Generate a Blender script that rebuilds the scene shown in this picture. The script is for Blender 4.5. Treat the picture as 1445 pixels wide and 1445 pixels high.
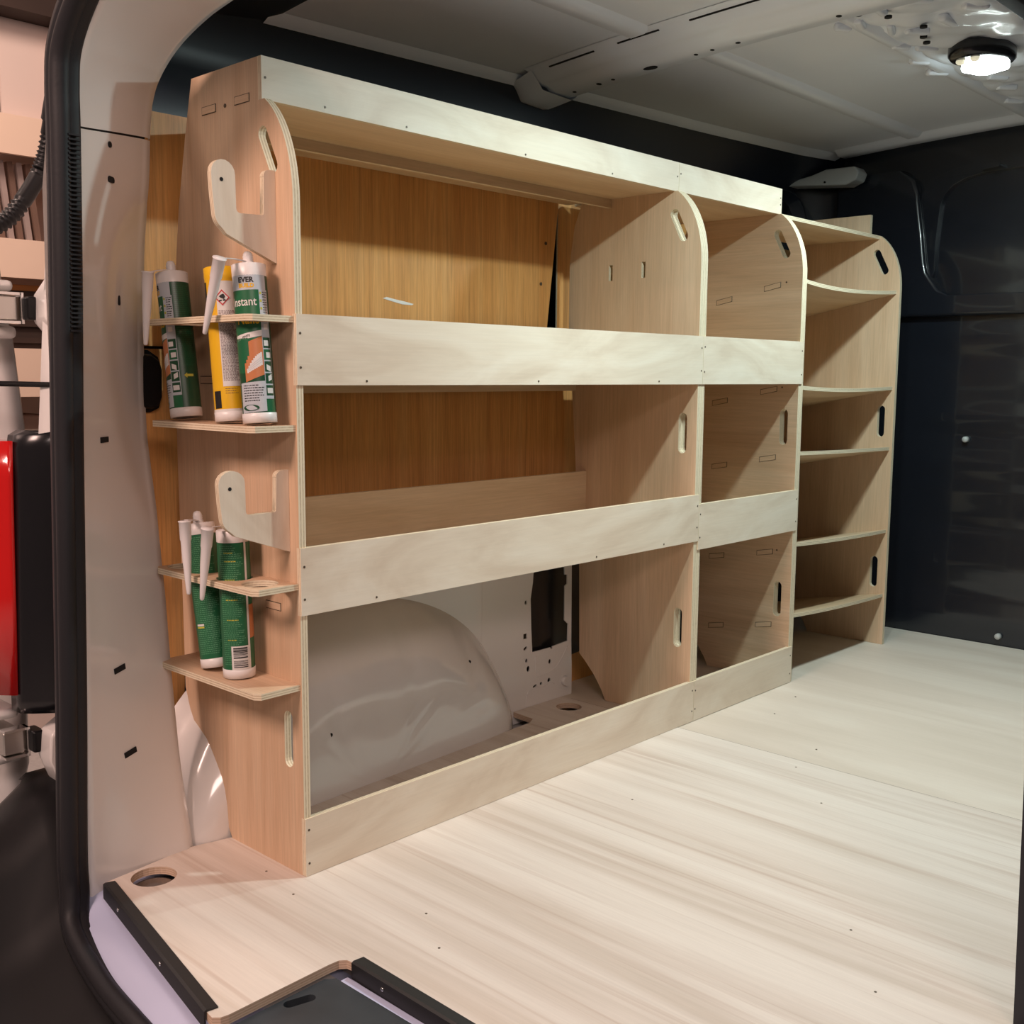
import bpy, bmesh, math, random
from mathutils import Vector, Matrix
from mathutils.geometry import tessellate_polygon

random.seed(7)
for o in list(bpy.data.objects):
    bpy.data.objects.remove(o, do_unlink=True)
S = bpy.context.scene
COL = S.collection
PI = math.pi

# ------------------------------------------------------------------ camera
cd = bpy.data.cameras.new('camera')
cd.sensor_width = 36.0
cd.lens = 36.0 * 1524.68 / 1445.0
cd.clip_start = 0.02
cam = bpy.data.objects.new('camera', cd)
COL.objects.link(cam)
yaw, pitch, roll = 0.7528, -0.1257, 0.0065
fw = Vector((math.cos(yaw) * math.cos(pitch), math.sin(yaw) * math.cos(pitch), math.sin(pitch)))
rt = fw.cross(Vector((0, 0, 1))).normalized()
up = rt.cross(fw)
r2 = rt * math.cos(roll) + up * math.sin(roll)
u2 = -rt * math.sin(roll) + up * math.cos(roll)
m = Matrix.Identity(4)
for i in range(3):
    m[i][0], m[i][1], m[i][2] = r2[i], u2[i], -fw[i]
m[0][3], m[1][3], m[2][3] = -0.9114, -1.2698, 0.7461
cam.matrix_world = m
S.camera = cam

# ------------------------------------------------------------------ world, large lights, exposure
w = bpy.data.worlds.new('garage_ambient')
w.use_nodes = True
w.node_tree.nodes['Background'].inputs[0].default_value = (1.0, 0.80, 0.70, 1)
w.node_tree.nodes['Background'].inputs[1].default_value = 0.07
S.world = w

def area(name, loc, target, sx, sy, power, color):
    d = bpy.data.lights.new(name, 'AREA')
    d.shape = 'RECTANGLE'; d.size = sx; d.size_y = sy
    d.energy = power; d.color = color
    o = bpy.data.objects.new(name, d)
    COL.objects.link(o)
    o.location = loc
    o.rotation_euler = (Vector(target) - Vector(loc)).to_track_quat('-Z', 'Y').to_euler()
    return o

area('garage_strip_light', (-2.3, -0.25, 2.35), (0, 0.05, 0.6), 0.65, 0.65, 58, (1.0, 0.68, 0.58))
area('pillar_fill_light', (-1.5, -2.9, 2.1), (0.0, 0.1, 0.5), 1.4, 0.5, 28, (1.0, 0.76, 0.69))  # soft fill added to brighten the rear pillar
area('shelving_fill_light', (-0.6, 1.2, 2.5), (0.65, 2.4, 0.9), 0.5, 0.5, 42, (1.0, 0.74, 0.62))  # unseen fill that brightens the garage shelving
VAN_LAMP_POWER = 7.6
VAN_LAMP_COLOR = (0.80, 0.98, 0.96)

vs = S.view_settings
vs.view_transform = 'Standard'
vs.look = 'None'
vs.exposure = 0.18
vs.gamma = 1.0
vs.use_curve_mapping = False

# ------------------------------------------------------------------ materials
def new_mat(name):
    mt = bpy.data.materials.new(name)
    mt.use_nodes = True
    nt = mt.node_tree
    b = nt.nodes['Principled BSDF']
    return mt, nt, b

def plain(name, col, rough=0.5, metal=0.0, coat=0.0, bump=0.0, bscale=60, var=0.0, vscale=6, emit=None, spec=None, trans=0.0):
    mt, nt, b = new_mat(name)
    b.inputs['Base Color'].default_value = (*col, 1)
    b.inputs['Roughness'].default_value = rough
    b.inputs['Metallic'].default_value = metal
    b.inputs['Coat Weight'].default_value = coat
    b.inputs['Coat Roughness'].default_value = 0.08
    if spec is not None:
        b.inputs['Specular IOR Level'].default_value = spec
    if trans:
        b.inputs['Transmission Weight'].default_value = trans
    if emit:
        b.inputs['Emission Color'].default_value = (*emit[0], 1)
        b.inputs['Emission Strength'].default_value = emit[1]
    if bump or var:
        tc = nt.nodes.new('ShaderNodeTexCoord')
    if bump:
        n = nt.nodes.new('ShaderNodeTexNoise'); n.inputs['Scale'].default_value = bscale
        n.inputs['Detail'].default_value = 4
        bp = nt.nodes.new('ShaderNodeBump'); bp.inputs['Strength'].default_value = bump
        bp.inputs['Distance'].default_value = 0.003
        nt.links.new(tc.outputs['Object'], n.inputs['Vector'])
        nt.links.new(n.outputs['Fac'], bp.inputs['Height'])
        nt.links.new(bp.outputs['Normal'], b.inputs['Normal'])
    if var:
        n = nt.nodes.new('ShaderNodeTexNoise'); n.inputs['Scale'].default_value = vscale
        n.inputs['Detail'].default_value = 5
        mx = nt.nodes.new('ShaderNodeMixRGB')
        mx.inputs[1].default_value = (*[c * (1 - var) for c in col], 1)
        mx.inputs[2].default_value = (*[min(1, c * (1 + var)) for c in col], 1)
        nt.links.new(tc.outputs['Object'], n.inputs['Vector'])
        nt.links.new(n.outputs['Fac'], mx.inputs[0])
        nt.links.new(mx.outputs[0], b.inputs['Base Color'])
    return mt

def ply_face(name, dark, mid, light, fig=(1.2, 9.0), fine=0.10, rough=0.5, streak=None, distort=1.2, spread=0.16):
    """Veneer: u runs along the grain, v across it (uv in metres)."""
    mt, nt, b = new_mat(name)
    N, L = nt.nodes, nt.links
    uv = N.new('ShaderNodeUVMap')
    oi = N.new('ShaderNodeObjectInfo')
    mul = N.new('ShaderNodeMath'); mul.operation = 'MULTIPLY'; mul.inputs[1].default_value = 41.0
    L.new(oi.outputs['Random'], mul.inputs[0])
    add = N.new('ShaderNodeVectorMath'); add.operation = 'ADD'
    L.new(uv.outputs[0], add.inputs[0]); L.new(mul.outputs[0], add.inputs[1])
    def noise(sx, sy, detail, dist, rgh=0.55):
        mp = N.new('ShaderNodeMapping'); mp.inputs['Scale'].default_value = (sx, sy, 1)
        L.new(add.outputs[0], mp.inputs['Vector'])
        n = N.new('ShaderNodeTexNoise'); n.inputs['Scale'].default_value = 1.0
        n.inputs['Detail'].default_value = detail; n.inputs['Distortion'].default_value = dist
        n.inputs['Roughness'].default_value = rgh
        L.new(mp.outputs[0], n.inputs['Vector'])
        return n
    n1 = noise(fig[0], fig[1], 5, distort)
    cr = N.new('ShaderNodeValToRGB')
    e = cr.color_ramp.elements
    e[0].position = 0.5 - spread; e[0].color = (*dark, 1)
    e[1].position = 0.5 + spread; e[1].color = (*light, 1)
    k = cr.color_ramp.elements.new(0.5); k.color = (*mid, 1)
    L.new(n1.outputs['Fac'], cr.inputs[0])
    n2 = noise(9, 260, 3, 0.2, 0.7)
    mr = N.new('ShaderNodeMapRange')
    mr.inputs['From Min'].default_value = 0.3; mr.inputs['From Max'].default_value = 0.7
    mr.inputs['To Min'].default_value = 1 - fine; mr.inputs['To Max'].default_value = 1 + fine * 0.4
    L.new(n2.outputs['Fac'], mr.inputs['Value'])
    mx = N.new('ShaderNodeMixRGB'); mx.blend_type = 'MULTIPLY'; mx.inputs[0].default_value = 1
    L.new(cr.outputs[0], mx.inputs[1]); L.new(mr.outputs[0], mx.inputs[2])
    out = mx
    if streak:
        n3 = noise(streak[1][0], streak[1][1], 4, 0.8)
        r3 = N.new('ShaderNodeMapRange')
        r3.inputs['From Min'].default_value = 0.56; r3.inputs['From Max'].default_value = 0.74
        L.new(n3.outputs['Fac'], r3.inputs['Value'])
        ms = N.new('ShaderNodeMath'); ms.operation = 'MULTIPLY'; ms.inputs[1].default_value = streak[2]
        L.new(r3.outputs[0], ms.inputs[0])
        m3 = N.new('ShaderNodeMixRGB'); m3.blend_type = 'MIX'
        m3.inputs[2].default_value = (*streak[0], 1)
        L.new(ms.outputs[0], m3.inputs[0]); L.new(out.outputs[0], m3.inputs[1])
        out = m3
    L.new(out.outputs[0], b.inputs['Base Color'])
    b.inputs['Roughness'].default_value = rough
    b.inputs['Specular IOR Level'].default_value = 0.35
    bp = N.new('ShaderNodeBump'); bp.inputs['Strength'].default_value = 0.12; bp.inputs['Distance'].default_value = 0.001
    L.new(n2.outputs['Fac'], bp.inputs['Height']); L.new(bp.outputs[0], b.inputs['Normal'])
    return mt

def ply_edge(name, layers=5, light=(0.80, 0.70, 0.52), dark=(0.40, 0.27, 0.15)):
    """Cut plywood edge: v (0..1) runs through the thickness."""
    mt, nt, b = new_mat(name)
    N, L = nt.nodes, nt.links
    uv = N.new('ShaderNodeUVMap')
    sp = N.new('ShaderNodeSeparateXYZ'); L.new(uv.outputs[0], sp.inputs[0])
    mm = N.new('ShaderNodeMath'); mm.operation = 'MULTIPLY'; mm.inputs[1].default_value = layers / 2.0
    L.new(sp.outputs['Y'], mm.inputs[0])
    fr = N.new('ShaderNodeMath'); fr.operation = 'FRACT'; L.new(mm.outputs[0], fr.inputs[0])
    gt = N.new('ShaderNodeMapRange'); gt.inputs['From Min'].default_value = 0.46; gt.inputs['From Max'].default_value = 0.54
    L.new(fr.outputs[0], gt.inputs['Value'])
    mp = N.new('ShaderNodeMapping'); mp.inputs['Scale'].default_value = (160, 5, 1)
    L.new(uv.outputs[0], mp.inputs['Vector'])
    n = N.new('ShaderNodeTexNoise'); n.inputs['Scale'].default_value = 1.0; n.inputs['Detail'].default_value = 3
    L.new(mp.outputs[0], n.inputs['Vector'])
    m2 = N.new('ShaderNodeMath'); m2.operation = 'MULTIPLY'
    L.new(gt.outputs[0], m2.inputs[0]); L.new(n.outputs['Fac'], m2.inputs[1])
    mx = N.new('ShaderNodeMixRGB')
    mx.inputs[1].default_value = (*light, 1); mx.inputs[2].default_value = (*dark, 1)
    L.new(m2.outputs[0], mx.inputs[0])
    L.new(mx.outputs[0], b.inputs['Base Color'])
    b.inputs['Roughness'].default_value = 0.7
    return mt

M = {}
M['birch'] = ply_face('birch_veneer', (0.62, 0.445, 0.275), (0.70, 0.525, 0.345), (0.77, 0.605, 0.42), fine=0.10)
M['trim'] = ply_face('trim_veneer', (0.70, 0.575, 0.45), (0.77, 0.655, 0.525), (0.82, 0.72, 0.595), fig=(2.6, 8), fine=0.04, distort=2.2)
M['panel'] = ply_face('panel_veneer', (0.61, 0.415, 0.265), (0.67, 0.475, 0.315), (0.72, 0.53, 0.365), fig=(0.9, 14), fine=0.12, distort=0.8)
M['floor_a'] = ply_face('floor_veneer_streaked', (0.61, 0.53, 0.455), (0.69, 0.615, 0.545), (0.75, 0.685, 0.615), fig=(0.8, 13), fine=0.06,
                        streak=((0.45, 0.33, 0.26), (0.8, 42), 0.55), distort=0.9)
M['floor_b'] = ply_face('floor_veneer_plain', (0.64, 0.56, 0.475), (0.69, 0.61, 0.525), (0.735, 0.665, 0.58), fig=(0.8, 5), fine=0.04, distort=1.6)
M['lining'] = ply_face('lining_veneer', (0.60, 0.28, 0.085), (0.66, 0.33, 0.108), (0.71, 0.375, 0.135), fig=(0.5, 26), fine=0.22, distort=0.3,
                       streak=((0.28, 0.13, 0.045), (2.5, 120), 0.5), rough=0.42)
M['edge'] = ply_edge('ply_edge')
M['edge_floor'] = ply_edge('ply_edge_floor', 7, (0.66, 0.50, 0.37), (0.40, 0.25, 0.16))
M['white'] = plain('white_body_paint', (0.76, 0.74, 0.72), 0.28, coat=0.7, var=0.04, vscale=5)
M['roof'] = plain('roof_body_paint', (0.80, 0.85, 0.93), 0.36, coat=0.35, var=0.05, vscale=4)
M['arch'] = plain('glossy_body_paint', (0.72, 0.70, 0.68), 0.16, coat=1.0, var=0.03, vscale=5)
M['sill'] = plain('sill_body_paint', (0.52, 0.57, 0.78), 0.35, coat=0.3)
M['navy'] = plain('dark_navy_lining', (0.012, 0.015, 0.024), 0.38, var=0.25, vscale=3)
M['navy_matt'] = plain('dark_navy_matt_panel', (0.014, 0.015, 0.021), 0.6, var=0.2, vscale=3)
M['bulk'] = plain('bulkhead_black_paint', (0.010, 0.012, 0.018), 0.24, coat=0.5)
M['rubber'] = plain('black_rubber', (0.007, 0.007, 0.010), 0.6, bump=0.1, bscale=200)
M['black_plastic'] = plain('black_plastic', (0.005, 0.005, 0.006), 0.40, spec=0.3)
M['black_gloss'] = plain('black_gloss_plastic', (0.010, 0.010, 0.012), 0.22)
M['plate'] = plain('worn_black_plate', (0.036, 0.044, 0.052), 0.35, var=0.5, vscale=18)
M['void'] = plain('dark_hole', (0.006, 0.006, 0.007), 0.9)
M['steel'] = plain('zinc_steel', (0.55, 0.53, 0.50), 0.28, metal=1.0)
M['dish'] = plain('dull_steel_dish', (0.30, 0.29, 0.30), 0.22, metal=1.0)
M['chrome'] = plain('bright_steel', (0.75, 0.74, 0.73), 0.12, metal=1.0)
M['alu_black'] = plain('black_anodised_strip', (0.012, 0.012, 0.013), 0.5)
M['seam'] = plain('seam_shade', (0.16, 0.11, 0.08), 0.8)
M['screw'] = plain('dark_screw', (0.10, 0.07, 0.045), 0.5, metal=0.3)
M['grey'] = plain('pale_grey_plastic', (0.50, 0.51, 0.50), 0.5)
M['red'] = plain('red_lamp_lens', (0.55, 0.010, 0.010), 0.15, coat=0.6)
M['plastic_white'] = plain('white_plastic', (0.80, 0.78, 0.77), 0.35)
M['nozzle'] = plain('milky_nozzle_plastic', (0.78, 0.76, 0.76), 0.4)
M['green'] = plain('label_green', (0.016, 0.13, 0.053), 0.35)
M['dkgreen'] = plain('label_dark_green', (0.010, 0.070, 0.030), 0.35)
M['paper'] = plain('label_white', (0.74, 0.73, 0.71), 0.4)
M['lgrey'] = plain('label_grey', (0.50, 0.55, 0.60), 0.4)
M['yellow'] = plain('label_yellow', (0.78, 0.46, 0.012), 0.4)
M['orange'] = plain('label_terracotta', (0.55, 0.20, 0.075), 0.4)
M['ink'] = plain('label_black_ink', (0.012, 0.011, 0.011), 0.5)
M['inkgrey'] = plain('label_grey_print', (0.32, 0.28, 0.28), 0.5, var=0.5, vscale=900)
M['inkgreen'] = plain('label_pale_green_print', (0.11, 0.32, 0.17), 0.5)
M['inkyellow'] = plain('label_yellow_print', (0.50, 0.48, 0.06), 0.5)
M['redink'] = plain('label_red_ink', (0.55, 0.03, 0.04), 0.5)
M['lamp'] = plain('lamp_lens', (0.9, 0.95, 0.93), 0.3, emit=((0.86, 1.0, 0.96), 18.0))
M['bulb'] = plain('lamp_reflector', (0.55, 0.50, 0.36), 0.25, emit=((1.0, 0.95, 0.7), 0.5))
M['plaster'] = plain('garage_plaster', (0.62, 0.48, 0.42), 0.8, var=0.1, vscale=3)
M['sheet'] = plain('pale_board_sheet', (0.66, 0.54, 0.49), 0.7, var=0.08, vscale=2)
M['peach'] = plain('pale_timber', (0.76, 0.58, 0.46), 0.6, var=0.06, vscale=5)
M['brown'] = plain('brown_timber', (0.16, 0.095, 0.070), 0.7, var=0.3, vscale=8)
M['darkbrown'] = plain('dark_beam_timber', (0.035, 0.020, 0.015), 0.7, var=0.4, vscale=4)
M['slat'] = plain('grey_slat', (0.33, 0.26, 0.24), 0.7, var=0.2, vscale=14)
M['orange_box'] = plain('orange_board', (0.60, 0.24, 0.07), 0.6)
M['concrete'] = plain('garage_concrete', (0.52, 0.50, 0.49), 0.8, var=0.18, vscale=60)

# ------------------------------------------------------------------ mesh helpers
class G:
    """Collects geometry for one mesh object, in world coordinates (or through a matrix)."""
    def __init__(s, mtx=None):
        s.v = []; s.f = []; s.uv = []; s.mi = []; s.sm = []; s.mtx = mtx
    def add(s, pts):
        i = len(s.v)
        for p in pts:
            p = Vector(p)
            s.v.append(s.mtx @ p if s.mtx else p)
        return i
    def face(s, idx, uv=None, mi=0, smooth=False):
        s.f.append(tuple(idx)); s.uv.append(uv); s.mi.append(mi); s.sm.append(smooth)
    def box(s, x0, x1, y0, y1, z0, z1, mi=0, uvaxis=0):
        i = s.add([(x, y, z) for z in (z0, z1) for y in (y0, y1) for x in (x0, x1)])
        for q in ((0, 2, 3, 1), (4, 5, 7, 6), (0, 1, 5, 4), (2, 6, 7, 3), (0, 4, 6, 2), (1, 3, 7, 5)):
            s.face([i + k for k in q], None, mi)
        return s
    def prism(s, axis, t0, t1, outer, holes=(), grain=0, mi_face=0, mi_edge=1):
        def P(a, b, t):
            return {'x': (t, a, b), 'y': (a, t, b), 'z': (a, b, t)}[axis]
        loops = [list(outer)] + [list(h) for h in holes]
        flat = [p for l in loops for p in l]
        tris = tessellate_polygon([[Vector((p[0], p[1], 0)) for p in l] for l in loops])
        i0 = s.add([P(p[0], p[1], t0) for p in flat])
        i1 = s.add([P(p[0], p[1], t1) for p in flat])
        guv = (lambda p: (p[0], p[1])) if grain == 0 else (lambda p: (p[1], p[0]))
        for t in tris:
            if len(set(t)) < 3:
                continue
            s.face([i0 + k for k in t], [guv(flat[k]) for k in t], mi_face)
            s.face([i1 + k for k in reversed(t)], [guv(flat[k]) for k in reversed(t)], mi_face)
        base = 0
        for l in loops:
            n = len(l); d = 0.0
            for k in range(n):
                a, b = l[k], l[(k + 1) % n]
                ln = math.hypot(b[0] - a[0], b[1] - a[1])
                ka, kb = base + k, base + (k + 1) % n
                s.face([i0 + ka, i0 + kb, i1 + kb, i1 + ka], [(d, 0), (d + ln, 0), (d + ln, 1), (d, 1)], mi_edge)
                d += ln
            base += n
        return s
    def grid(s, rows, mi=0, smooth=True, closed=False):
        n = len(rows[0])
        i = s.add([p for r in rows for p in r])
        for a in range(len(rows) - 1):
            for b in range(n - 1 + (1 if closed else 0)):
                c = (b + 1) % n
                s.face([i + a * n + b, i + a * n + c, i + (a + 1) * n + c, i + (a + 1) * n + b], None, mi, smooth)
        return s
    def lathe(s, prof, seg=24, c=(0, 0, 0), axis='z', mi=0, smooth=True, caps=True):
        rows = []
        for r, z in prof:
            row = []
            for k in range(seg):
                a = 2 * PI * k / seg
                p = (r * math.cos(a), r * math.sin(a), z)
                if axis == 'x': p = (p[2], p[0], p[1])
                if axis == 'y': p = (p[0], p[2], p[1])
                row.append((c[0] + p[0], c[1] + p[1], c[2] + p[2]))
            rows.append(row)
        i = len(s.v)
        s.grid(rows, mi, smooth, True)
        if caps:
            s.face([i + k for k in range(seg)][::-1], None, mi)
            j = i + (len(rows) - 1) * seg
            s.face([j + k for k in range(seg)], None, mi)
        return s
    def sweep(s, path, prof, mi=0, smooth=True, closed=True, side=None, caps=True):
        """prof: list of (a,b) or function(i)->list; a along 'side', b along normal."""
        path = [Vector(p) for p in path]
        rows = []
        for k, p in enumerate(path):
            t = (path[min(k + 1, len(path) - 1)] - path[max(k - 1, 0)]).normalized()
            sd = Vector(side) if side else Vector((0, 0, 1)) if abs(t.z) < 0.9 else Vector((1, 0, 0))
            sd = (sd - t * sd.dot(t)).normalized()
            nn = t.cross(sd)
            pr = prof(k) if callable(prof) else prof
            rows.append([p + sd * a + nn * b for a, b in pr])
        i = len(s.v); n = len(rows[0])
        s.grid(rows, mi, smooth, closed)
        if caps and closed:
            s.face([i + k for k in range(n)][::-1], None, mi)
            j = i + (len(rows) - 1) * n
            s.face([j + k for k in range(n)], None, mi)
        return s
    def tube(s, path, r, seg=10, mi=0):
        rf = r if callable(r) else (lambda k: r)
        return s.sweep(path, lambda k: [(rf(k) * math.cos(2 * PI * q / seg), rf(k) * math.sin(2 * PI * q / seg)) for q in range(seg)], mi)

def wloc(o):
    p = Vector((0, 0, 0))
    while o:
        p += o.location; o = o.parent
    return p

def build(g, name, mats, parent=None, bevel=0.0, bseg=2, smooth_all=None, base=True):
    if not isinstance(mats, (list, tuple)):
        mats = [mats]
    if parent:
        off = wloc(parent)
    else:
        xs = [p.x for p in g.v]; ys = [p.y for p in g.v]; zs = [p.z for p in g.v]
        off = Vector(((min(xs) + max(xs)) / 2, (min(ys) + max(ys)) / 2, min(zs)))
    me = bpy.data.meshes.new(name)
    me.from_pydata([p - off for p in g.v], [], g.f)
    for mt in mats:
        me.materials.append(M[mt] if isinstance(mt, str) else mt)
    ul = me.uv_layers.new(name='UVMap')
    for k, poly in enumerate(me.polygons):
        poly.material_index = min(g.mi[k], len(mats) - 1)
        poly.use_smooth = g.sm[k]
        u = g.uv[k]
        if u:
            for li, c in zip(poly.loop_indices, u):
                ul.data[li].uv = c
    bm = bmesh.new(); bm.from_mesh(me)
    bmesh.ops.recalc_face_normals(bm, faces=bm.faces)
    bm.to_mesh(me); bm.free()
    o = bpy.data.objects.new(name, me)
    COL.objects.link(o)
    if parent:
        o.parent = parent
    else:
        o.location = off
    if bevel:
        b = o.modifiers.new('bevel', 'BEVEL')
        b.width = bevel; b.segments = bseg; b.limit_method = 'ANGLE'; b.angle_limit = math.radians(40)
        b.harden_normals = False
        for poly in me.polygons: poly.use_smooth = True
        try:
            wn = o.modifiers.new('wn', 'WEIGHTED_NORMAL'); wn.keep_sharp = True
        except Exception:
            pass
    return o

def empty(name, loc, label=None, cat=None, group=None, kind=None, parent=None):
    o = bpy.data.objects.new(name, None)
    COL.objects.link(o)
    o.empty_display_size = 0.05
    if parent:
        o.parent = parent; o.location = Vector(loc) - wloc(parent)
    else:
        o.location = loc
    tag(o, label, cat, group, kind)
    return o

def tag(o, label=None, cat=None, group=None, kind=None):
    if label: o['label'] = label
    if cat: o['category'] = cat
    if group: o['group'] = group
    if kind: o['kind'] = kind
    return o

def stadium(cx, cy, half, r, dx, dy, n=7):
    """slot outline: half = half length of the straight axis"""
    l = math.hypot(dx, dy); dx /= l; dy /= l
    a0 = math.atan2(dy, dx); pts = []
    for k in range(n + 1):
        a = a0 - PI / 2 + PI * k / n
        pts.append((cx + dx * half + r * math.cos(a), cy + dy * half + r * math.sin(a)))
    for k in range(n + 1):
        a = a0 + PI / 2 + PI * k / n
        pts.append((cx - dx * half + r * math.cos(a), cy - dy * half + r * math.sin(a)))
    return pts

def circle(cx, cy, r, n=24):
    return [(cx + r * math.cos(2 * PI * k / n), cy + r * math.sin(2 * PI * k / n)) for k in range(n)]

def rect(a0, a1, b0, b1):
    return [(a0, b0), (a1, b0), (a1, b1), (a0, b1)]

def lerp(a, b, t): return a + (b - a) * t
def interp(tab, x):
    if x <= tab[0][0]: return tab[0][1]
    for (x0, y0), (x1, y1) in zip(tab, tab[1:]):
        if x <= x1: return lerp(y0, y1, (x - x0) / (x1 - x0))
    return tab[-1][1]
def smooth(e0, e1, x):
    t = max(0, min(1, (x - e0) / (e1 - e0))); return t * t * (3 - 2 * t)
def catmull(pts, n=6):
    pts = [Vector(p) for p in pts]; out = []
    for i in range(len(pts) - 1):
        p0, p1, p2, p3 = pts[max(i - 1, 0)], pts[i], pts[i + 1], pts[min(i + 2, len(pts) - 1)]
        for k in range(n):
            t = k / n
            out.append(0.5 * ((2 * p1) + (p2 - p0) * t + (2 * p0 - 5 * p1 + 4 * p2 - p3) * t * t + (3 * p1 - p0 - 3 * p2 + p3) * t ** 3))
    out.append(pts[-1]); return out

# ================================================================== FLOOR
T_FL = 0.012
floor = empty('floor', (0.5, -0.3, -T_FL), kind='structure')
floor['label'] = 'pale plywood van floor laid in two sheets'
arc = []
outA = [(-0.218, 0.199), (-0.232, 0.108), (-0.250, 0.0), (-0.268, -0.100), (-0.288, -0.203)]
# rounded nose and notch
outA += [(-0.289, -0.212), (-0.282, -0.219), (-0.272, -0.221), (-0.125, -0.2185), (-0.110, -0.2195), (-0.102, -0.226), (-0.100, -0.240)]
outA += [(-0.104, -0.45), (-0.108, -0.90), (0.9684, -0.90), (0.9684, 0.325), (0.80, 0.325), (0.795, 0.262), (0.770, 0.249), (0.70, 0.246), (0.154, 0.213), (0.0, 0.203), (-0.068, 0.219), (-0.15, 0.207)]
g = G().prism('z', -T_FL, 0, outA, [circle(-0.156, 0.166, 0.033), circle(0.917, 0.262, 0.029)], grain=1)
fa = build(g, 'floor_sheet', ['floor_a', 'edge_floor'], floor)
fa['label'] = 'streaked plywood sheet nearer the rear door'
g = G().prism('z', -T_FL, -0.0006, [(0.9700, -0.90), (2.198, -0.90), (2.198, 0.40), (1.10, 0.40), (0.9700, 0.33)], [], grain=1)
fb = build(g, 'floor_sheet', ['floor_b', 'edge_floor'], floor)
fb['label'] = 'plainer plywood sheet against the black bulkhead'
for (x, y) in [(-0.03, 0.06), (-0.045, -0.03), (0.05, -0.21), (0.0, -0.29), (0.58, -0.17), (0.80, -0.42), (0.42, -0.66), (1.35, -0.07), (1.20, -0.10), (1.05, -0.28), (0.93, -0.30), (0.30, -0.75), (0.75, -0.80)]:
    g = G().lathe([(0.0020, -0.0004), (0.0018, 0.0003)], 10, (x, y, 0))
    build(g, 'screw', 'screw', fa if x < 0.969 else fb)
g = G().box(0.9680, 0.9704, -0.90, 0.30, -0.010, -0.0004)  # dark strip, its colour stands in for the shaded gap between sheets
build(g, 'seam_gap', 'seam', floor)
# metal subfloor below
g = G().box(-0.20, 2.22, -0.95, 0.42, -0.055, -0.035)
sub = build(g, 'metal_floor', 'white', floor)

# shiny lashing dish in the rear floor hole
g = G(Matrix.Translation((-0.156, 0.166, -0.034)))
g.lathe([(0.046, 0.0), (0.045, 0.010), (0.040, 0.0165), (0.026, 0.0195), (0.012, 0.0175), (0.0001, 0.0165)], 32)
o = build(g, 'lashing_dish', 'dish')
tag(o, 'shiny domed metal lashing point inside the round hole in the rear floor corner', 'lashing point')
g = G(Matrix.Translation((0.917, 0.262, -0.0345)))
g.lathe([(0.027, 0.0), (0.026, 0.006), (0.020, 0.014), (0.0001, 0.016)], 24)
o = build(g, 'lashing_dish', 'black_gloss')
tag(o, 'dark lashing point inside the round floor hole beside the wheel arch', 'lashing point')

# black aluminium edge strips
def edge_strip(name, a, b, width, side, label, screws):
    a, b = Vector(a), Vector(b)
    d = (b - a); ln = d.length; d.normalize()
    n = Vector((-d.y, d.x, 0)) * side
    root = empty(name, (a.x, a.y, 0), label, 'edge strip', 'black floor edge strips')
    def pt(u, q, z): return a + d * u + n * q + Vector((0, 0, z))
    prof = [(-width, 0.0002), (-width, 0.0022), (0.0, 0.0034), (0.0035, 0.0016), (0.0038, -0.020), (0.0012, -0.020), (0.0010, 0.0002)]
    g = G()
    rows = [[pt(u, q, z) for q, z in prof] for u in (0.0, ln)]
    g.grid(rows, 0, False, True)
    g.face(list(range(len(prof)))); g.face(list(range(len(prof), 2 * len(prof)))[::-1])
    build(g, 'strip', 'alu_black', root)
    for u in screws:
        c = pt(u * ln, 0.0040, -0.008)
        g = G(Matrix.Translation(c) @ n.to_track_quat('Z', 'Y').to_matrix().to_4x4())
        g.lathe([(0.0030, -0.0006), (0.0026, 0.0011), (0.0010, 0.0015)], 12)
        build(g, 'screw', 'chrome', root)
    return root
edge_strip('edge_strip', (-0.2185, 0.193, 0), (-0.2875, -0.198, 0), 0.014, -1, 'black metal strip along the rear floor edge beside the white sill', (0.18, 0.62))
edge_strip('edge_strip', (-0.1005, -0.238, 0), (-0.1085, -0.86, 0), 0.016, -1, 'black metal strip along the notched floor edge above the latch plate', (0.10, 0.45, 0.8))

# white sill and black latch plate in the notch
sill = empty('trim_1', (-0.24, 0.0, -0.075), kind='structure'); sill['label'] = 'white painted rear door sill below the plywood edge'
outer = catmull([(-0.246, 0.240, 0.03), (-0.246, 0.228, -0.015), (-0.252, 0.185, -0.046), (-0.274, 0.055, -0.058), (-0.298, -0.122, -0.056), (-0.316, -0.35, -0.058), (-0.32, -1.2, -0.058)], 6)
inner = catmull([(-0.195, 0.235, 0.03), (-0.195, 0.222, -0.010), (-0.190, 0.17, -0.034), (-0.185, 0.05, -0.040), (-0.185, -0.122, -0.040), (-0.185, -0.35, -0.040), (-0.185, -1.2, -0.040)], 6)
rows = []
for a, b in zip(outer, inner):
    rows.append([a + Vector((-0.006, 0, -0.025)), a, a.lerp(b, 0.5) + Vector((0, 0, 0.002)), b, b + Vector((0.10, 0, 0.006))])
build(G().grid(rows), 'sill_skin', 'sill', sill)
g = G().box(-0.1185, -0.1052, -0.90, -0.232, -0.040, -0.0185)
build(g, 'sill_upstand', 'sill', sill, bevel=0.002)

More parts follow.
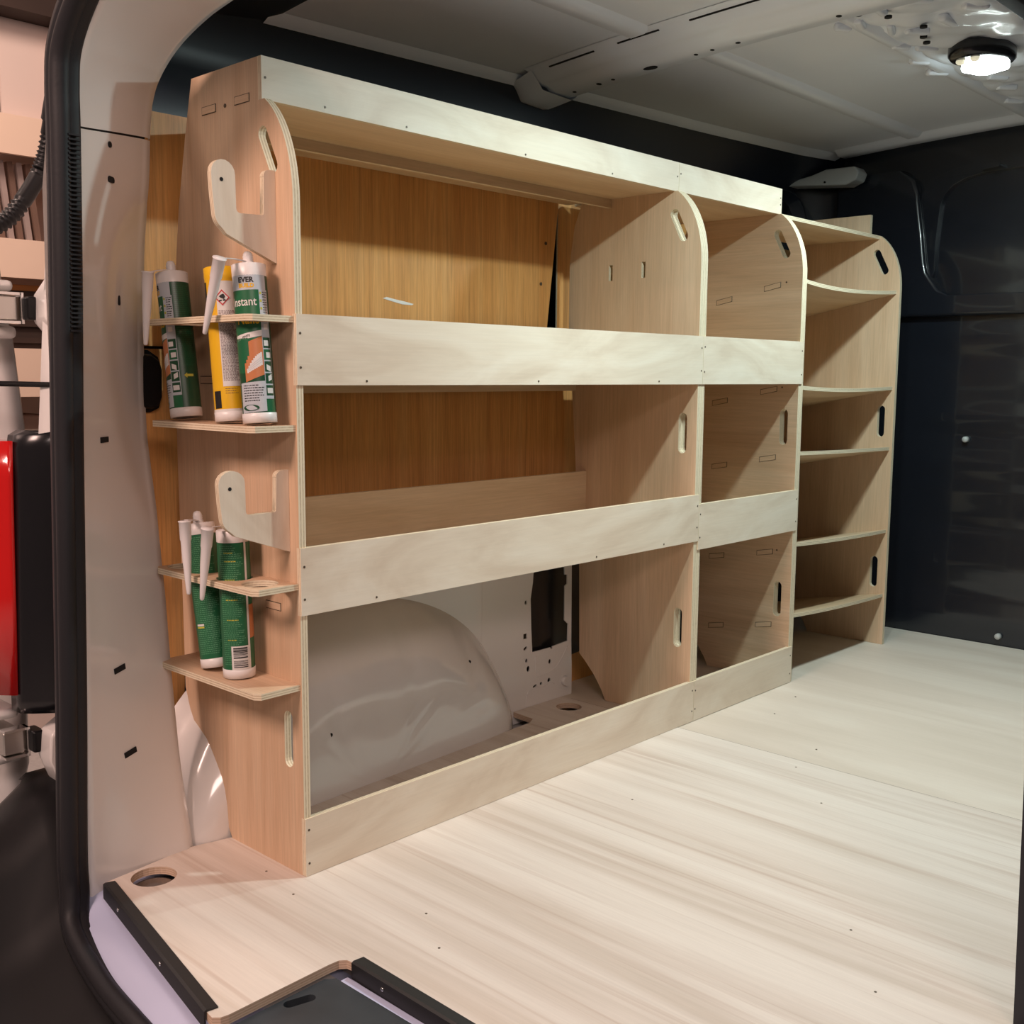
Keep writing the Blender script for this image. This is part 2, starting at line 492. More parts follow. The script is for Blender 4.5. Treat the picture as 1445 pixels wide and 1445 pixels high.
lp = empty('latch_plate', (-0.19, -0.4, -0.05), 'black plastic latch cover plate in the floor notch, with an oval slot', 'latch plate')
g = G().prism('z', -0.034, -0.0150, [(-0.290, -0.232), (-0.268, -0.222), (-0.134, -0.2205), (-0.122, -0.230), (-0.120, -0.40), (-0.124, -0.70), (-0.32, -0.70), (-0.31, -0.40)], [stadium(-0.184, -0.2375, 0.013, 0.0075, 0.90, -0.25)], mi_edge=0)
build(g, 'plate', ['plate'], lp, bevel=0.004, bseg=3)
g = G().prism('z', -0.040, -0.030, stadium(-0.184, -0.2375, 0.015, 0.010, 0.90, -0.25), mi_edge=0)
build(g, 'slot_recess', ['void'], lp)

# ================================================================== CEILING (van roof)
ceil = empty('ceiling', (1.0, -0.3, 1.39), kind='structure'); ceil['label'] = 'white painted van roof with pressed ribs'
EDGE = [(0.26, 0.445), (0.9, 0.405), (1.56, 0.362), (2.0, 0.322), (2.2, 0.285)]
def zroof(y): return 1.426 - 0.036 * ((y + 0.45) / 0.85) ** 2
rows = []
for i in range(31):
    x = 0.262 + (2.215 - 0.262) * i / 30
    ye = interp(EDGE, x)
    row = []
    for j in range(25):
        y = lerp(ye, -1.0, j / 24)
        row.append((x, y, zroof(y)))
    rows.append(row)
build(G().grid(rows), 'roof_skin', 'roof', ceil)

def roof_band(name, x0, x1, y0, y1, depth, mat='roof', n=12, along='y', bevel=0.006, parent=ceil):
    """pressed rib: hat section hanging under the skin"""
    rows = []
    for k in range(n + 1):
        t = k / n
        if along == 'y':
            y = lerp(y0, y1, t); z = zroof(y)
            sec = [(x0 - 0.012, y, z + 0.001), (x0, y, z - depth * 0.35), (x0 + 0.012, y, z - depth), (x1 - 0.012, y, z - depth), (x1, y, z - depth * 0.35), (x1 + 0.012, y, z + 0.001)]
        else:
            x = lerp(x0, x1, t)
            sec = [(x, y0 + 0.010, zroof(y0) + 0.001), (x, y0, zroof(y0) - depth * 0.5), (x, y0 - 0.006, zroof(y0) - depth), (x, y1 + 0.006, zroof(y1) - depth), (x, y1, zroof(y1) - depth * 0.5), (x, y1 - 0.010, zroof(y1) + 0.001)]
        rows.append(sec)
    g = G().grid(rows, 0, True)
    return build(g, name, mat, parent)
roof_band('roof_rib', 0.27, 0.86, 0.085, 0.040, 0.010, along='x')
roof_band('roof_rib', 1.03, 2.10, 0.062, 0.020, 0.010, along='x')
roof_band('roof_rib', 1.03, 2.10, -0.245, -0.275, 0.010, along='x')
roof_band('roof_rib', 2.10, 2.17, 0.27, -1.0, 0.014, along='y')
# edge flange along the side wall
rows = []
for i in range(25):
    x = 0.262 + 1.89 * i / 24; ye = interp(EDGE, x)
    rows.append([(x, ye + 0.004, zroof(ye) - 0.016), (x, ye - 0.010, zroof(ye) - 0.010), (x, ye - 0.022, zroof(ye) + 0.001)])
build(G().grid(rows), 'edge_flange', 'roof', ceil)

# cross beam
beam = empty('cross_beam', (0.95, -0.2, 1.36), parent=ceil)
rows = []
for k in range(25):
    y = lerp(0.355, -1.0, k / 24); z = zroof(y)
    rows.append([(0.850, y, z - 0.001), (0.872, y, z - 0.006), (0.885, y, z - 0.020), (0.905, y, z - 0.024), (0.925, y, z - 0.026), (0.935, y, z - 0.033), (1.000, y, z - 0.034), (1.012, y, z - 0.026), (1.018, y, z - 0.008), (1.036, y, z - 0.001)])
build(G().grid(rows), 'beam_hat', 'roof', beam)
rows = []
for k, (y, dz, ins) in enumerate([(0.345, 0, 0), (0.375, -0.006, 0.004), (0.405, -0.012, 0.010), (0.425, -0.010, 0.016), (0.435, 0.004, 0.02)]):
    z = zroof(0.355) + dz
    rows.append([(0.862 + ins, y, z - 0.004), (0.880 + ins, y, z - 0.016), (0.900 + ins, y, z - 0.036), (0.998 - ins, y, z - 0.040), (1.014 - ins, y, z - 0.030), (1.020 - ins, y, z - 0.006)])
g = G().grid(rows)
n0 = (len(rows) - 1) * 6
g.face([n0 + k for k in range(6)])
build(g, 'beam_bracket', 'roof', beam)
for y0, y1 in ((0.30, 0.18), (0.12, 0.02), (-0.05, -0.20), (-0.26, -0.40)):
    g = G().sweep([(0.8705, lerp(y0, y1, t / 6), zroof(lerp(y0, y1, t / 6)) - 0.0065) for t in range(7)], [(-0.0018, -0.0012), (0.0018, -0.0012), (0.0018, 0.0012), (-0.0018, 0.0012)], side=(1, 0, 0))
    build(g, 'beam_slot', 'void', beam)
for (y, rx, ry) in [(0.318, 0.005, 0.004), (0.250, 0.007, 0.005), (0.212, 0.005, 0.004), (0.115, 0.010, 0.017), (0.004, 0.005, 0.004), (-0.034, 0.005, 0.004), (-0.092, 0.005, 0.005), (-0.30, 0.006, 0.005)]:
    g = G(Matrix.Translation((0.975, y, zroof(y) - 0.0346)) @ Matrix.Diagonal((rx, ry, 1, 1)))
    g.lathe([(1.0, 0.0), (1.0, 0.0016), (0.98, 0.0018)], 18)
    build(g, 'beam_hole', 'void', beam)

# stiffener plate with sealant pads
plate = empty('stiffener_plate', (1.3, -0.38, 1.40), parent=ceil)
rows = []
for i in range(49):
    x = lerp(1.05, 1.95, i / 48); row = []
    for j in range(25):
        y = lerp(-0.272, -0.505, j / 24)
        z = zroof(y) - 0.006 - 0.005 * math.sin(x * 36) * math.sin((y + 0.3) * 46) - 0.004 * math.sin(x * 71 + 2) * math.cos(y * 63)
        if i in (0, 48) or j in (0, 24): z = zroof(y) + 0.0005
        row.append((x, y, z))
    rows.append(row)
build(G().grid(rows), 'pressed_plate', 'roof', plate)
pads = [(0.955, -0.215, 0.045, 0.02, 20), (1.02, -0.245, 0.04, 0.018, 25), (1.12, -0.235, 0.035, 0.016, 10), (1.12, -0.270, 0.05, 0.018, 60), (1.075, -0.330, 0.05, 0.016, 50), (1.07, -0.405, 0.05, 0.02, 5),
        (1.17, -0.468, 0.05, 0.02, 5), (1.24, -0.330, 0.05, 0.018, 8), (1.31, -0.268, 0.04, 0.018, 10), (1.44, -0.252, 0.045, 0.018, 8), (1.55, -0.246, 0.05, 0.02, 5), (1.36, -0.300, 0.05, 0.016, 12),
        (1.22, -0.40, 0.06, 0.018, 40), (1.19, -0.30, 0.06, 0.015, 65), (1.68, -0.33, 0.05, 0.018, 5), (1.78, -0.315, 0.05, 0.018, 5), (1.92, -0.285, 0.05, 0.018, 5), (1.0, -0.33, 0.05, 0.018, 55)]
for (x, y, a, b, an) in pads:
    g = G(Matrix.Translation((x, y, zroof(y) - 0.010)) @ Matrix.Rotation(math.radians(an - 45), 4, 'Z'))
    g.box(-a / 2, a / 2, -b / 2, b / 2, -0.0035, 0.012)
    build(g, 'sealant_pad', 'roof', plate, bevel=0.006, bseg=3)
for (x, y) in [(1.10, -0.335), (1.20, -0.36), (1.26, -0.335), (1.05, -0.300), (1.30, -0.325)]:
    g = G(Matrix.Translation((x, y, zroof(y) - 0.0160)))
    g.lathe([(0.007, 0.0), (0.007, 0.004)], 12)
    build(g, 'plate_hole', 'void', plate)
# dark longitudinal channel at the far edge of the plate
g = G().box(0.90, 2.10, -0.545, -0.512, zroof(-0.53) - 0.014, zroof(-0.53) + 0.004)
build(g, 'dark_channel', 'navy_matt', ceil, bevel=0.004)

# rear header lining
rows = []
for i in range(13):
    t = i / 12; y = lerp(0.47, -1.1, t); z = zroof(y) - 0.004
    rows.append([(-0.072, y, min(z, 1.30 - 0.0 * t)), (0.02, y, z - 0.03), (0.262, y, z - 0.006), (0.285, y, z + 0.002)])
build(G().grid(rows), 'header_lining', 'navy_matt', ceil)

# ================================================================== WALLS
wl = empty('wall_left', (1.0, 0.45, 0.0), kind='structure'); wl['label'] = 'left side of the van body behind the racking'
rows = []
for i in range(34):
    x = -0.075 + (2.26 + 0.075) * i / 33
    ye = interp(EDGE, max(x, 0.26))
    rows.append([(x, ye - 0.002, zroof(ye) + 0.002), (x, ye + 0.012, 1.365), (x, max(ye, 0.40) + 0.03, 1.31), (x, max(ye, 0.40) + 0.036, 1.27), (x, 0.462, 1.235), (x, 0.470, 1.15), (x, 0.470, 0.9), (x, 0.465, 0.5), (x, 0.455, 0.0), (x, 0.455, -0.05)])
build(G().grid(rows), 'upper_side_panel', 'navy', wl)

# plywood lining boards
g = G().prism('y', 0.372, 0.376, [(-0.16, 0.79), (0.945, 0.79), (0.955, 0.87), (0.972, 1.0), (0.988, 1.13), (0.990, 1.165), (0.0, 1.160), (-0.16, 1.176)], grain=1)
o = build(g, 'lining_board', ['lining', 'edge'], wl); o['label'] = 'orange-brown plywood lining board behind the upper shelves'
rows_o = [(-0.16, 0.12), (0.01, 0.12), (0.02, 0.33), (1.004, 0.33), (1.006, 0.55), (1.003, 0.66), (0.996, 0.73), (0.985, 0.785), (-0.16, 0.785)]
g = G().prism('y', 0.360, 0.364, rows_o, grain=1)
o = build(g, 'lining_board', ['lining', 'edge'], wl); o['label'] = 'orange-brown plywood lining board behind the middle shelf'
g = G().prism('y', 0.392, 0.396, [(1.01, 0.30), (2.16, 0.30), (2.16, 1.12), (1.01, 1.16)], grain=1)
build(g, 'lining_board', ['lining', 'edge'], wl)
g = G().prism('y', 0.392, 0.396, [(1.004, -0.01), (1.22, -0.01), (1.22, 0.299), (1.004, 0.299)], grain=1)
build(g, 'lining_board', ['lining', 'edge'], wl)
for (x, z) in [(0.945, 1.04), (0.93, 0.95)]:
    g = G().lathe([(0.004, 0.3705), (0.003, 0.3722)], 12, (x, 0, z), 'y')
    build(g, 'screw', 'screw', wl)

g = G().prism('y', 0.3714, 0.3721, [(0.470, 0.893), (0.490, 0.889), (0.520, 0.884), (0.545, 0.8835), (0.550, 0.886), (0.525, 0.890), (0.500, 0.893), (0.480, 0.896)], mi_edge=0)
build(g, 'paint_scuff', ['paper'], wl)
# white inner panel with the service opening
opening = [(0.871, 0.32), (0.862, 0.285), (0.855, 0.249), (0.858, 0.18), (0.862, 0.125), (0.925, 0.125), (0.925, 0.121), (0.932, 0.121), (0.932, 0.126), (0.986, 0.130), (0.987, 0.17), (0.974, 0.181), (0.974, 0.262), (0.982, 0.266), (0.982, 0.288), (0.973, 0.289), (0.966, 0.32)]
opening = [(x, z + (0.06 if z >= 0.3 else 0)) for x, z in opening]
def oval(cx, cz, rx, rz, n=12): return [(cx + rx * math.cos(2 * PI * k / n), cz + rz * math.sin(2 * PI * k / n)) for k in range(n)]
holes = [opening, oval(0.839, 0.243, 0.004, 0.005), rect(0.832, 0.844, 0.160, 0.172), stadium(0.839, 0.138, 0.003, 0.0035, 1, 0.4), oval(0.843, 0.109, 0.004, 0.005), oval(0.849, 0.089, 0.0055, 0.007),
         oval(0.923, 0.092, 0.005, 0.006), oval(0.921, 0.048, 0.0055, 0.006), oval(0.893, 0.046, 0.004, 0.004), stadium(0.872, 0.044, 0.004, 0.003, 1, 0.3)]
g = G().prism('y', 0.326, 0.329, [(0.70, -0.03), (1.002, -0.03), (1.002, 0.05), (0.999, 0.13), (0.996, 0.43), (0.70, 0.43)], holes, mi_edge=0)
ip = build(g, 'inner_panel', ['white'], wl)
# pressed relief on the panel, bolt and dark tray in the opening
def strip_path(pts, r): return G().tube(pts, r, 6)
build(strip_path(catmull([(0.873, 0.3265, 0.115), (0.876, 0.3265, 0.075), (0.885, 0.3265, 0.064), (0.93, 0.3265, 0.070), (0.955, 0.3265, 0.082), (0.985, 0.3265, 0.118)], 5), 0.0016), 'pressed_bead', 'white', ip)
build(strip_path(catmull([(0.842, 0.3265, 0.0), (0.845, 0.3265, 0.028), (0.86, 0.3265, 0.040), (0.90, 0.3265, 0.038), (0.925, 0.3265, 0.044), (0.94, 0.3265, 0.036)], 5), 0.0014), 'pressed_bead', 'white', ip)
g = G().lathe([(0.011, 0.318), (0.011, 0.324), (0.0125, 0.327)], 16, (0.976, 0, 0.036), 'y')
build(g, 'bolt', 'white', ip)
rows = []
for i in range(13):
    x = lerp(0.83, 1.10, i / 12)
    y = 0.340 + 0.03 * abs(i - 3) / 9
    rows.append([(x, y, z) for z in (0.08, 0.2, 0.43)])
build(G().grid(rows), 'service_tray', 'black_gloss', wl)
# white backing above the arch
g = G().box(0.065, 0.7005, 0.3265, 0.3295, -0.03, 0.43)
build(g, 'arch_backing', 'white', wl)

# wheel arch
ACX, AA, AH = 0.325, 0.437, 0.338
prof = [(0.349, 1.05, 1.05), (0.338, 1.03, 1.02), (0.326, 1.015, 0.985), (0.310, 1.0, 0.94), (0.294, 0.99, 0.885), (0.278, 0.975, 0.82), (0.262, 0.955, 0.745), (0.249, 0.935, 0.68), (0.240, 0.905, 0.625), (0.2345, 0.865, 0.58), (0.2315, 0.81, 0.54), (0.2300, 0.72, 0.48), (0.2295, 0.6, 0.40), (0.2290, 0.45, 0.3), (0.229, 0.3, 0.2), (0.229, 0.15, 0.1), (0.229, 0.0, 0.0)]
rows = []
NA = 64
for (y, sx_, sc) in prof:
    row = []
    for k in range(NA + 1):
        th = PI * (k / NA)
        cx = math.cos(th); sz = math.sin(th)
        e = 2.15 if cx > 0 else lerp(2.15, 1.85, min(1, -cx * 2))
        aa = AA if cx > 0 else 0.405
        rr = 1.0 / ((abs(cx) ** e + abs(sz) ** e) ** (1 / e))
        x = ACX + aa * sx_ * rr * cx
        z = AH * sc * rr * sz
        yy = y + (0.052 * (x - 0.45) if y < 0.30 else 0.052 * (x - 0.45) * max(0, (0.346 - y) / 0.046))
        if sc < 0.93:
            yy += 0.006 * math.exp(-((x - 0.245 + 0.10 * z) / 0.011) ** 2) * smooth(0.0, 0.1, z) + 0.006 * math.exp(-((x - 0.425) / 0.010) ** 2) * smooth(0.02, 0.1, z)
            yy += 0.005 * math.exp(-((x - 0.605) / 0.012) ** 2) * smooth(0.02, 0.1, z)
            yy += 0.0022 * math.sin(x * 27 + 1.0) * math.sin(z * 24)
        row.append((x, yy, z - 0.012))
    rows.append(row)
wa = build(G().grid(rows), 'wheel_arch', 'arch', wl); wa['label'] = 'white painted wheel arch bulge'
from mathutils.bvhtree import BVHTree
_ao = wloc(wa)
_abv = BVHTree.FromPolygons([v.co + _ao for v in wa.data.vertices], [tuple(p.vertices) for p in wa.data.polygons])
for (x, z) in [(0.215, 0.115), (0.60, 0.165)]:
    hit = _abv.ray_cast(Vector((x, -0.5, z)), Vector((0, 1, 0)))[0]
    g = G().lathe([(0.0038, hit.y - 0.0006), (0.0038, hit.y + 0.004)], 10, (x, 0.0, z), 'y')
    build(g, 'plug_hole', 'void', wa)

# bulkhead
wf = empty('wall_front', (2.2, -0.3, 0.0), kind='structure'); wf['label'] = 'black pressed steel bulkhead at the front of the load space'
NZ, NY = 90, 40
beads = [(0.86, 0.010, 0.030), (0.80, -0.006, 0.012), (0.635, 0.009, 0.028), (0.585, -0.007, 0.010), (0.50, 0.009, 0.030), (0.43, 0.006, 0.02), (0.33, -0.010, 0.012), (0.22, 0.010, 0.035), (0.14, -0.008, 0.012), (0.07, 0.006, 0.02), (0.96, 0.006, 0.03)]
rows = []
for i in range(NZ + 1):
    z = -0.02 + 1.46 * i / NZ; row = []
    for j in range(NY + 1):
        y = lerp(0.47, -1.0, j / NY)
        x = 2.203
        damp = smooth(0.06, -0.04, y)
        for (zc, dpt, wd) in beads:
            x -= damp * 0.45 * dpt * math.exp(-((z - zc - 0.02 * (y + 0.2)) / wd) ** 2)
        x -= 0.05 * smooth(0.30, 0.47, y)
        row.append((x, y, z))
    rows.append(row)
build(G().grid(rows), 'bulkhead_sheet', 'bulk', wf)
poly = [(0.047, 1.244), (0.040, 1.20), (0.032, 1.154), (0.026, 1.11), (0.021, 1.074), (0.014, 1.045), (0.003, 1.029), (-0.003, 1.050), (-0.001, 1.112), (-0.005, 1.17), (-0.010, 1.228), (-0.020, 1.256), (-0.041, 1.279), (-0.075, 1.295), (-0.126, 1.305), (-0.227, 1.308), (-0.6, 1.308), (-0.6, 1.345), (-0.225, 1.345), (-0.106, 1.336), (-0.05, 1.326), (-0.010, 1.315), (0.020, 1.302), (0.037, 1.282), (0.046, 1.262)]
g = G().prism('x', 2.188, 2.215, poly, mi_edge=0)
build(g, 'pressed_ridge', ['bulk'], wf, bevel=0.008, bseg=4)
polyA = [(0.30, 0.92), (-0.6, 0.92), (-0.6, 0.975), (-0.06, 0.978), (-0.025, 0.992), (0.003, 1.029), (0.014, 1.045), (0.021, 1.074), (0.026, 1.11), (0.032, 1.154), (0.040, 1.20), (0.047, 1.244), (0.050, 1.270), (0.062, 1.305), (0.10, 1.335), (0.30, 1.335)]
g = G().prism('x', 2.172, 2.215, polyA, mi_edge=0)
build(g, 'pressed_frame', ['bulk'], wf, bevel=0.010, bseg=4)
for (y, z, r) in [(-0.114, 0.575, 0.0085), (-0.236, 0.026, 0.0085)]:
    g2 = G().lathe([(0.001, 2.187), (r * 0.7, 2.188), (r, 2.191), (r, 2.206)], 16, (0, y, z), 'x')
    build(g2, 'white_rivet', 'grey', wf)
g = G().prism('x', 2.160, 2.19, stadium(0.0, 0.0, 0.020, 0.006, 1, -0.1), mi_edge=0)  # made-up raised bar where a highlight streak falls on the bulkhead
g.v = [p + Vector((0, -0.150, 1.315)) for p in g.v]
build(g, 'highlight_bar', ['bulk'], wf, bevel=0.004, bseg=3)
# grey moulded bracket in the corner and rounded swell under it, standing in for the bulkhead's reflecting corner
br = empty('corner_bracket', (2.14, 0.33, 1.29), 'pale grey moulded bracket in the roof corner above the end rack', 'bracket')
g = G().prism('x', 2.10, 2.16, [(0.46, 1.325), (0.42, 1.316), (0.235, 1.300), (0.205, 1.312), (0.197, 1.333), (0.210, 1.350), (0.30, 1.352), (0.345, 1.340), (0.40, 1.332), (0.46, 1.338)], mi_edge=0)
build(g, 'bracket_body', ['grey'], br, bevel=0.005, bseg=3)
g = G().lathe([(0.003, 2.096), (0.003, 2.102)], 8, (0, 0.30, 1.315), 'x')
build(g, 'screw', 'void', br)
rows = []
for i in range(13):
    a = PI * i / 12
    rows.append([(2.06 + 0.02 * math.cos(b), 0.43 + 0.075 * math.cos(a) + 0.012 * math.cos(a) * math.cos(b), 1.19 + 0.10 * math.sin(a) + 0.015 * math.sin(a) * math.cos(b)) for b in [2 * PI * q / 10 for q in range(10)]])
build(G().grid(rows, closed=True), 'corner_swell', 'bulk', wl)

# right side: dark lined wall starting beside the doorway
g = G().prism('y', -1.02, -0.896, [(0.350, -0.05), (2.22, -0.05), (2.22, 1.42), (0.247, 1.42)], mi_edge=0)
wr = build(g, 'wall_right', 'navy_matt'); wr['kind'] = 'structure'; wr['label'] = 'dark navy wall panel at the right edge'

# ================================================================== REAR PILLAR AND SEAL
pil = empty('trim_2', (-0.15, 0.23, 0.0), kind='structure'); pil['label'] = 'white painted rear door pillar with black slots'
ST = [  # outer (y,z) at X=-0.235 ; inner (y,z) at X=-0.07
    ((0.222, -0.06), (0.222, -0.06)), ((0.216, 0.0), (0.217, 0.0)), ((0.208, 0.129), (0.246, 0.129)), ((0.198, 0.275), (0.265, 0.275)), ((0.189, 0.41), (0.278, 0.41)), ((0.183, 0.51), (0.293, 0.51)),
    ((0.178, 0.59), (0.309, 0.59)), ((0.173, 0.665), (0.320, 0.665)), ((0.164, 0.797), (0.319, 0.797)), ((0.157, 0.88), (0.312, 0.88)), ((0.151, 0.957), (0.303, 0.957)), ((0.147, 1.018), (0.283, 1.032)), ((0.1455, 1.0625), (0.2755, 1.0925)),
    ((0.1450, 1.0645), (0.2745, 1.0950)), ((0.1445, 1.092), (0.2700, 1.122)), ((0.137, 1.13), (0.258, 1.157)), ((0.118, 1.165), (0.225, 1.186)), ((0.085, 1.198), (0.174, 1.211)), ((0.035, 1.230), (0.107, 1.230)), ((-0.03, 1.252), (0.045, 1.240)), ((-0.2, 1.285), (-0.15, 1.268)), ((-1.2, 1.30), (-1.2, 1.29))]
def pillar_rows(st, lift, relief):
    rows = []
    for (o_, i_) in st:
        row = []
        z0, z1 = o_[1], i_[1]
        NU = 22
        row.append((-0.262, o_[0] + 0.020, z0))
        for k in range(NU + 1):
            u = k / NU
            x = lerp(-0.243, -0.070, u); y = lerp(o_[0], i_[0], u); z = lerp(z0, z1, u)
            nrm = Vector((-0.55, -0.83, 0)) if z < 1.12 else Vector((-0.45, -0.6, -0.5))
            d = lift
            # rolled outer border
            d += 0.002 * smooth(0.22, 0.10, u) - 0.014 * smooth(0.075, 0.0, u)
            d += 0.0025 * math.sin(PI * u)
            if relief:
                ub = interp([(0.0, 1.3), (0.46, 1.15), (0.52, 0.98), (0.60, 0.80), (0.70, 0.62), (0.80, 0.52), (0.88, 0.52), (0.93, 0.62), (0.97, 0.80), (1.01, 1.15), (2, 1.3)], z)
                d -= 0.016 * smooth(ub - 0.10, ub + 0.10, u)
                d += 0.003 * smooth(0.35, 0.10, z) * smooth(0.20, 0.50, u)
            p = Vector((x, y, z)) + nrm * d
            row.append(p)
        e = row[-1]
        row.append(e + Vector((0.012, 0.006, 0)) if z1 < 1.15 else e + Vector((0.012, 0.003, 0.004)))
        row.append(e + Vector((0.016, 0.020, 0)) if z1 < 1.15 else e + Vector((0.015, 0.010, 0.015)))
        rows.append(row)
    return rows
def refine(st, n=5):
    res = []
    fl = [Vector((a[0], a[1], b[0])) for a, b in st]; fb = [b[1] for a, b in st]
    c = catmull(fl, n); cb = catmull([Vector((v, 0, 0)) for v in fb], n)
    return [((p.x, p.y), (p.z, q.x)) for p, q in zip(c, cb)]
build(G().grid(pillar_rows(refine(ST[:13]), 0.0, True)), 'pillar_lower', 'white', pil)
upc = build(G().grid(pillar_rows(refine(ST[13:]), 0.0025, False)), 'pillar_upper', 'white', pil)
# thin shadow gap closer between the two skins
g = G().grid([[Vector(p) + Vector((0.002, 0.003, dz)) for p in pillar_rows([ST[12]], 0.0, False)[0][1:24]] for dz in (-0.006, 0.012)])
build(g, 'joint_backing', 'void', pil)
from mathutils.bvhtree import BVHTree
plow = [o for o in pil.children if o.name.startswith('pillar_lower')][0]
_off = wloc(plow)
_bvh = BVHTree.FromPolygons([v.co + _off for v in plow.data.vertices], [tuple(p.vertices) for p in plow.data.polygons])
def pillar_point(x, z):
    hit = _bvh.ray_cast(Vector((x, -0.5, z)), Vector((0, 1, 0)))
    return hit[0]
def pillar_slot(x, z, half, r, tilt, square=False):
    p = pillar_point(x, z)
    ex = (pillar_point(x + 0.01, z) - pillar_point(x - 0.01, z)).normalized()
    nz = ex.cross(Vector((0, 0, 1))).normalized()
    if nz.y > 0: nz = -nz
    ez = Vector((0, 0, 1))
    mm = Matrix.Identity(4)
    for i in range(3):
        mm[i][0], mm[i][1], mm[i][2], mm[i][3] = ex[i], ez[i], nz[i], p[i]
    g = G(mm)
    t = math.radians(tilt)
    if square:
        c, s_ = math.cos(t), math.sin(t)
        pts = [(a * c - b * s_, a * s_ + b * c) for a, b in rect(-half, half, -r, r)]
    else:
        pts = stadium(0, 0, half, r, math.cos(t), math.sin(t))
    g.prism('z', -0.010, 0.0014, pts, mi_edge=0)
    build(g, 'pillar_slot', ['void'], pil)
pillar_slot(-0.160, 1.062, 0.0006, 0.0042, 0)
pillar_slot(-0.156, 1.016, 0.0055, 0.0042, 0)
pillar_slot(-0.122, 0.853, 0.0040, 0.0032, 90)
pillar_slot(-0.174, 0.650, 0.0125, 0.0040, 0, True)
pillar_slot(-0.167, 0.309, 0.0115, 0.0042, 8, True)
pillar_slot(-0.155, 0.177, 0.0115, 0.0042, 10, True)

# door seal
PATH = [(-0.250, -1.2, 1.345), (-0.250, -0.30, 1.330), (-0.250, -0.08, 1.292), (-0.250, 0.010, 1.258), (-0.250, 0.092, 1.206), (-0.250, 0.136, 1.160), (-0.250, 0.147, 1.114), (-0.250, 0.150, 1.044), (-0.250, 0.162, 0.863), (-0.250, 0.177, 0.675), (-0.250, 0.190, 0.478), (-0.250, 0.204, 0.272), (-0.250, 0.222, 0.06), (-0.250, 0.222, -0.005), (-0.261, 0.194, -0.054), (-0.277, 0.072, -0.080), (-0.297, -0.089, -0.076), (-0.318, -0.35, -0.080), (-0.322, -1.2, -0.082)]
path = catmull(PATH, 7)
seal = empty('door_seal', (-0.25, 0.2, -0.08), 'black rubber door seal framing the rear door opening', 'door seal')
def ellip(ra, rb, ca=0, cb=0, n=14): return [(ca + ra * math.cos(2 * PI * k / n), cb + rb * math.sin(2 * PI * k / n)) for k in range(n)]
build(G().sweep(path, ellip(0.0125, 0.0125, -0.009, 0.0065), side=(1, 0, 0)), 'seal_bead', 'rubber', seal)
build(G().sweep(path, [(-0.018, -0.017), (-0.008, -0.0190), (0.012, -0.018), (0.0165, -0.008), (0.0165, 0.010), (0.012, 0.013), (-0.010, 0.012), (-0.020, -0.006)], side=(1, 0, 0)), 'seal_clip_trim', 'rubber', seal)
# moulded ribs on the clip trim
sp = [p for p in path if 0.80 < p.z < 1.06 and p.y > 0]
for k in range(44):
    z = 0.80 + 0.0058 * k
    x = -0.250; y = interp(sorted([(p.z, p.y) for p in path if 0.2 < p.z < 1.1 and p.y > 0.1]), z)
    g = G().box(x - 0.004, x + 0.012, y - 0.0192, y - 0.0150, z, z + 0.0022)
    build(g, 'trim_rib', 'rubber', seal)

# ================================================================== RACKING
A1, C0, C1 = 0.090, 0.7303, 0.830
B0, B1 = 0.3977, 0.4972
D0, D1 = 0.3786, 0.4768
TP0, TP1, RT = 1.1305, 1.1896, 0.072
TK = 0.012
BACK_END = [(0.257, 1.1896), (0.277, 1.119), (0.305, 1.003), (0.320, 0.911), (0.331, 0.80), (0.333, 0.60), (0.331, 0.40), (0.331, 0.225), (0.318, 0.190), (0.200, 0.0)]
BACK_MID = [(0.300, 1.1896), (0.345, 1.08), (0.358, 1.00), (0.358, 0.86), (0.345, 0.70), (0.333, 0.55), (0.317, 0.30), (0.313, 0.098), (0.296, 0.083), (0.268, 0.054), (0.245, 0.022), (0.234, 0.0)]

def panel_outline(notches, back, top_step=0.081):
    pts = [(0.009 if notches else 0.003, 0.0)]
    if notches:
        (z0, z1) = notches[0]
        pts += [(0.009, z1), (0.003, z1)]
        for (z0, z1) in notches[1:]:
            pts += [(0.003, z0), (0.009, z0), (0.009, z1), (0.003, z1)]
    T = math.radians(65); A = 0.063 / (1 - math.cos(T)); B = 0.146 / math.sin(T)
    for k in range(13):
        t = T * k / 12
        pts.append((0.003 + A * (1 - math.cos(t)), 0.9845 + B * math.sin(t)))
    pts += [(top_step, 1.1305), (top_step, 1.1896)]
    return pts + back

def handle_holes(mid=True):
    h = [stadium(0.060, 1.060, 0.0265, 0.0105, 0.45, 0.89)]
    if mid: h.append(stadium(0.0385, 0.627, 0.0325, 0.0105, 0, 1))
    h.append(stadium(0.0380, 0.205, 0.0330, 0.0105, 0, 1))
    return h

def board(name, axis, t0, t1, outline, parent, mat='birch', holes=(), grain=0, edge='edge', bevel=0.0):
    g = G().prism(axis, t0, t1, outline, holes, grain)
    return build(g, name, [mat, edge], parent, bevel)

def screws(parent, pts, axis='y', at=0.0, r=0.0019):
    for (x, z) in pts:
        g = G().lathe([(r, at - 0.0005), (r, at + 0.002)], 8, (x, 0, z), 'y')
        build(g, 'screw', 'screw', parent)

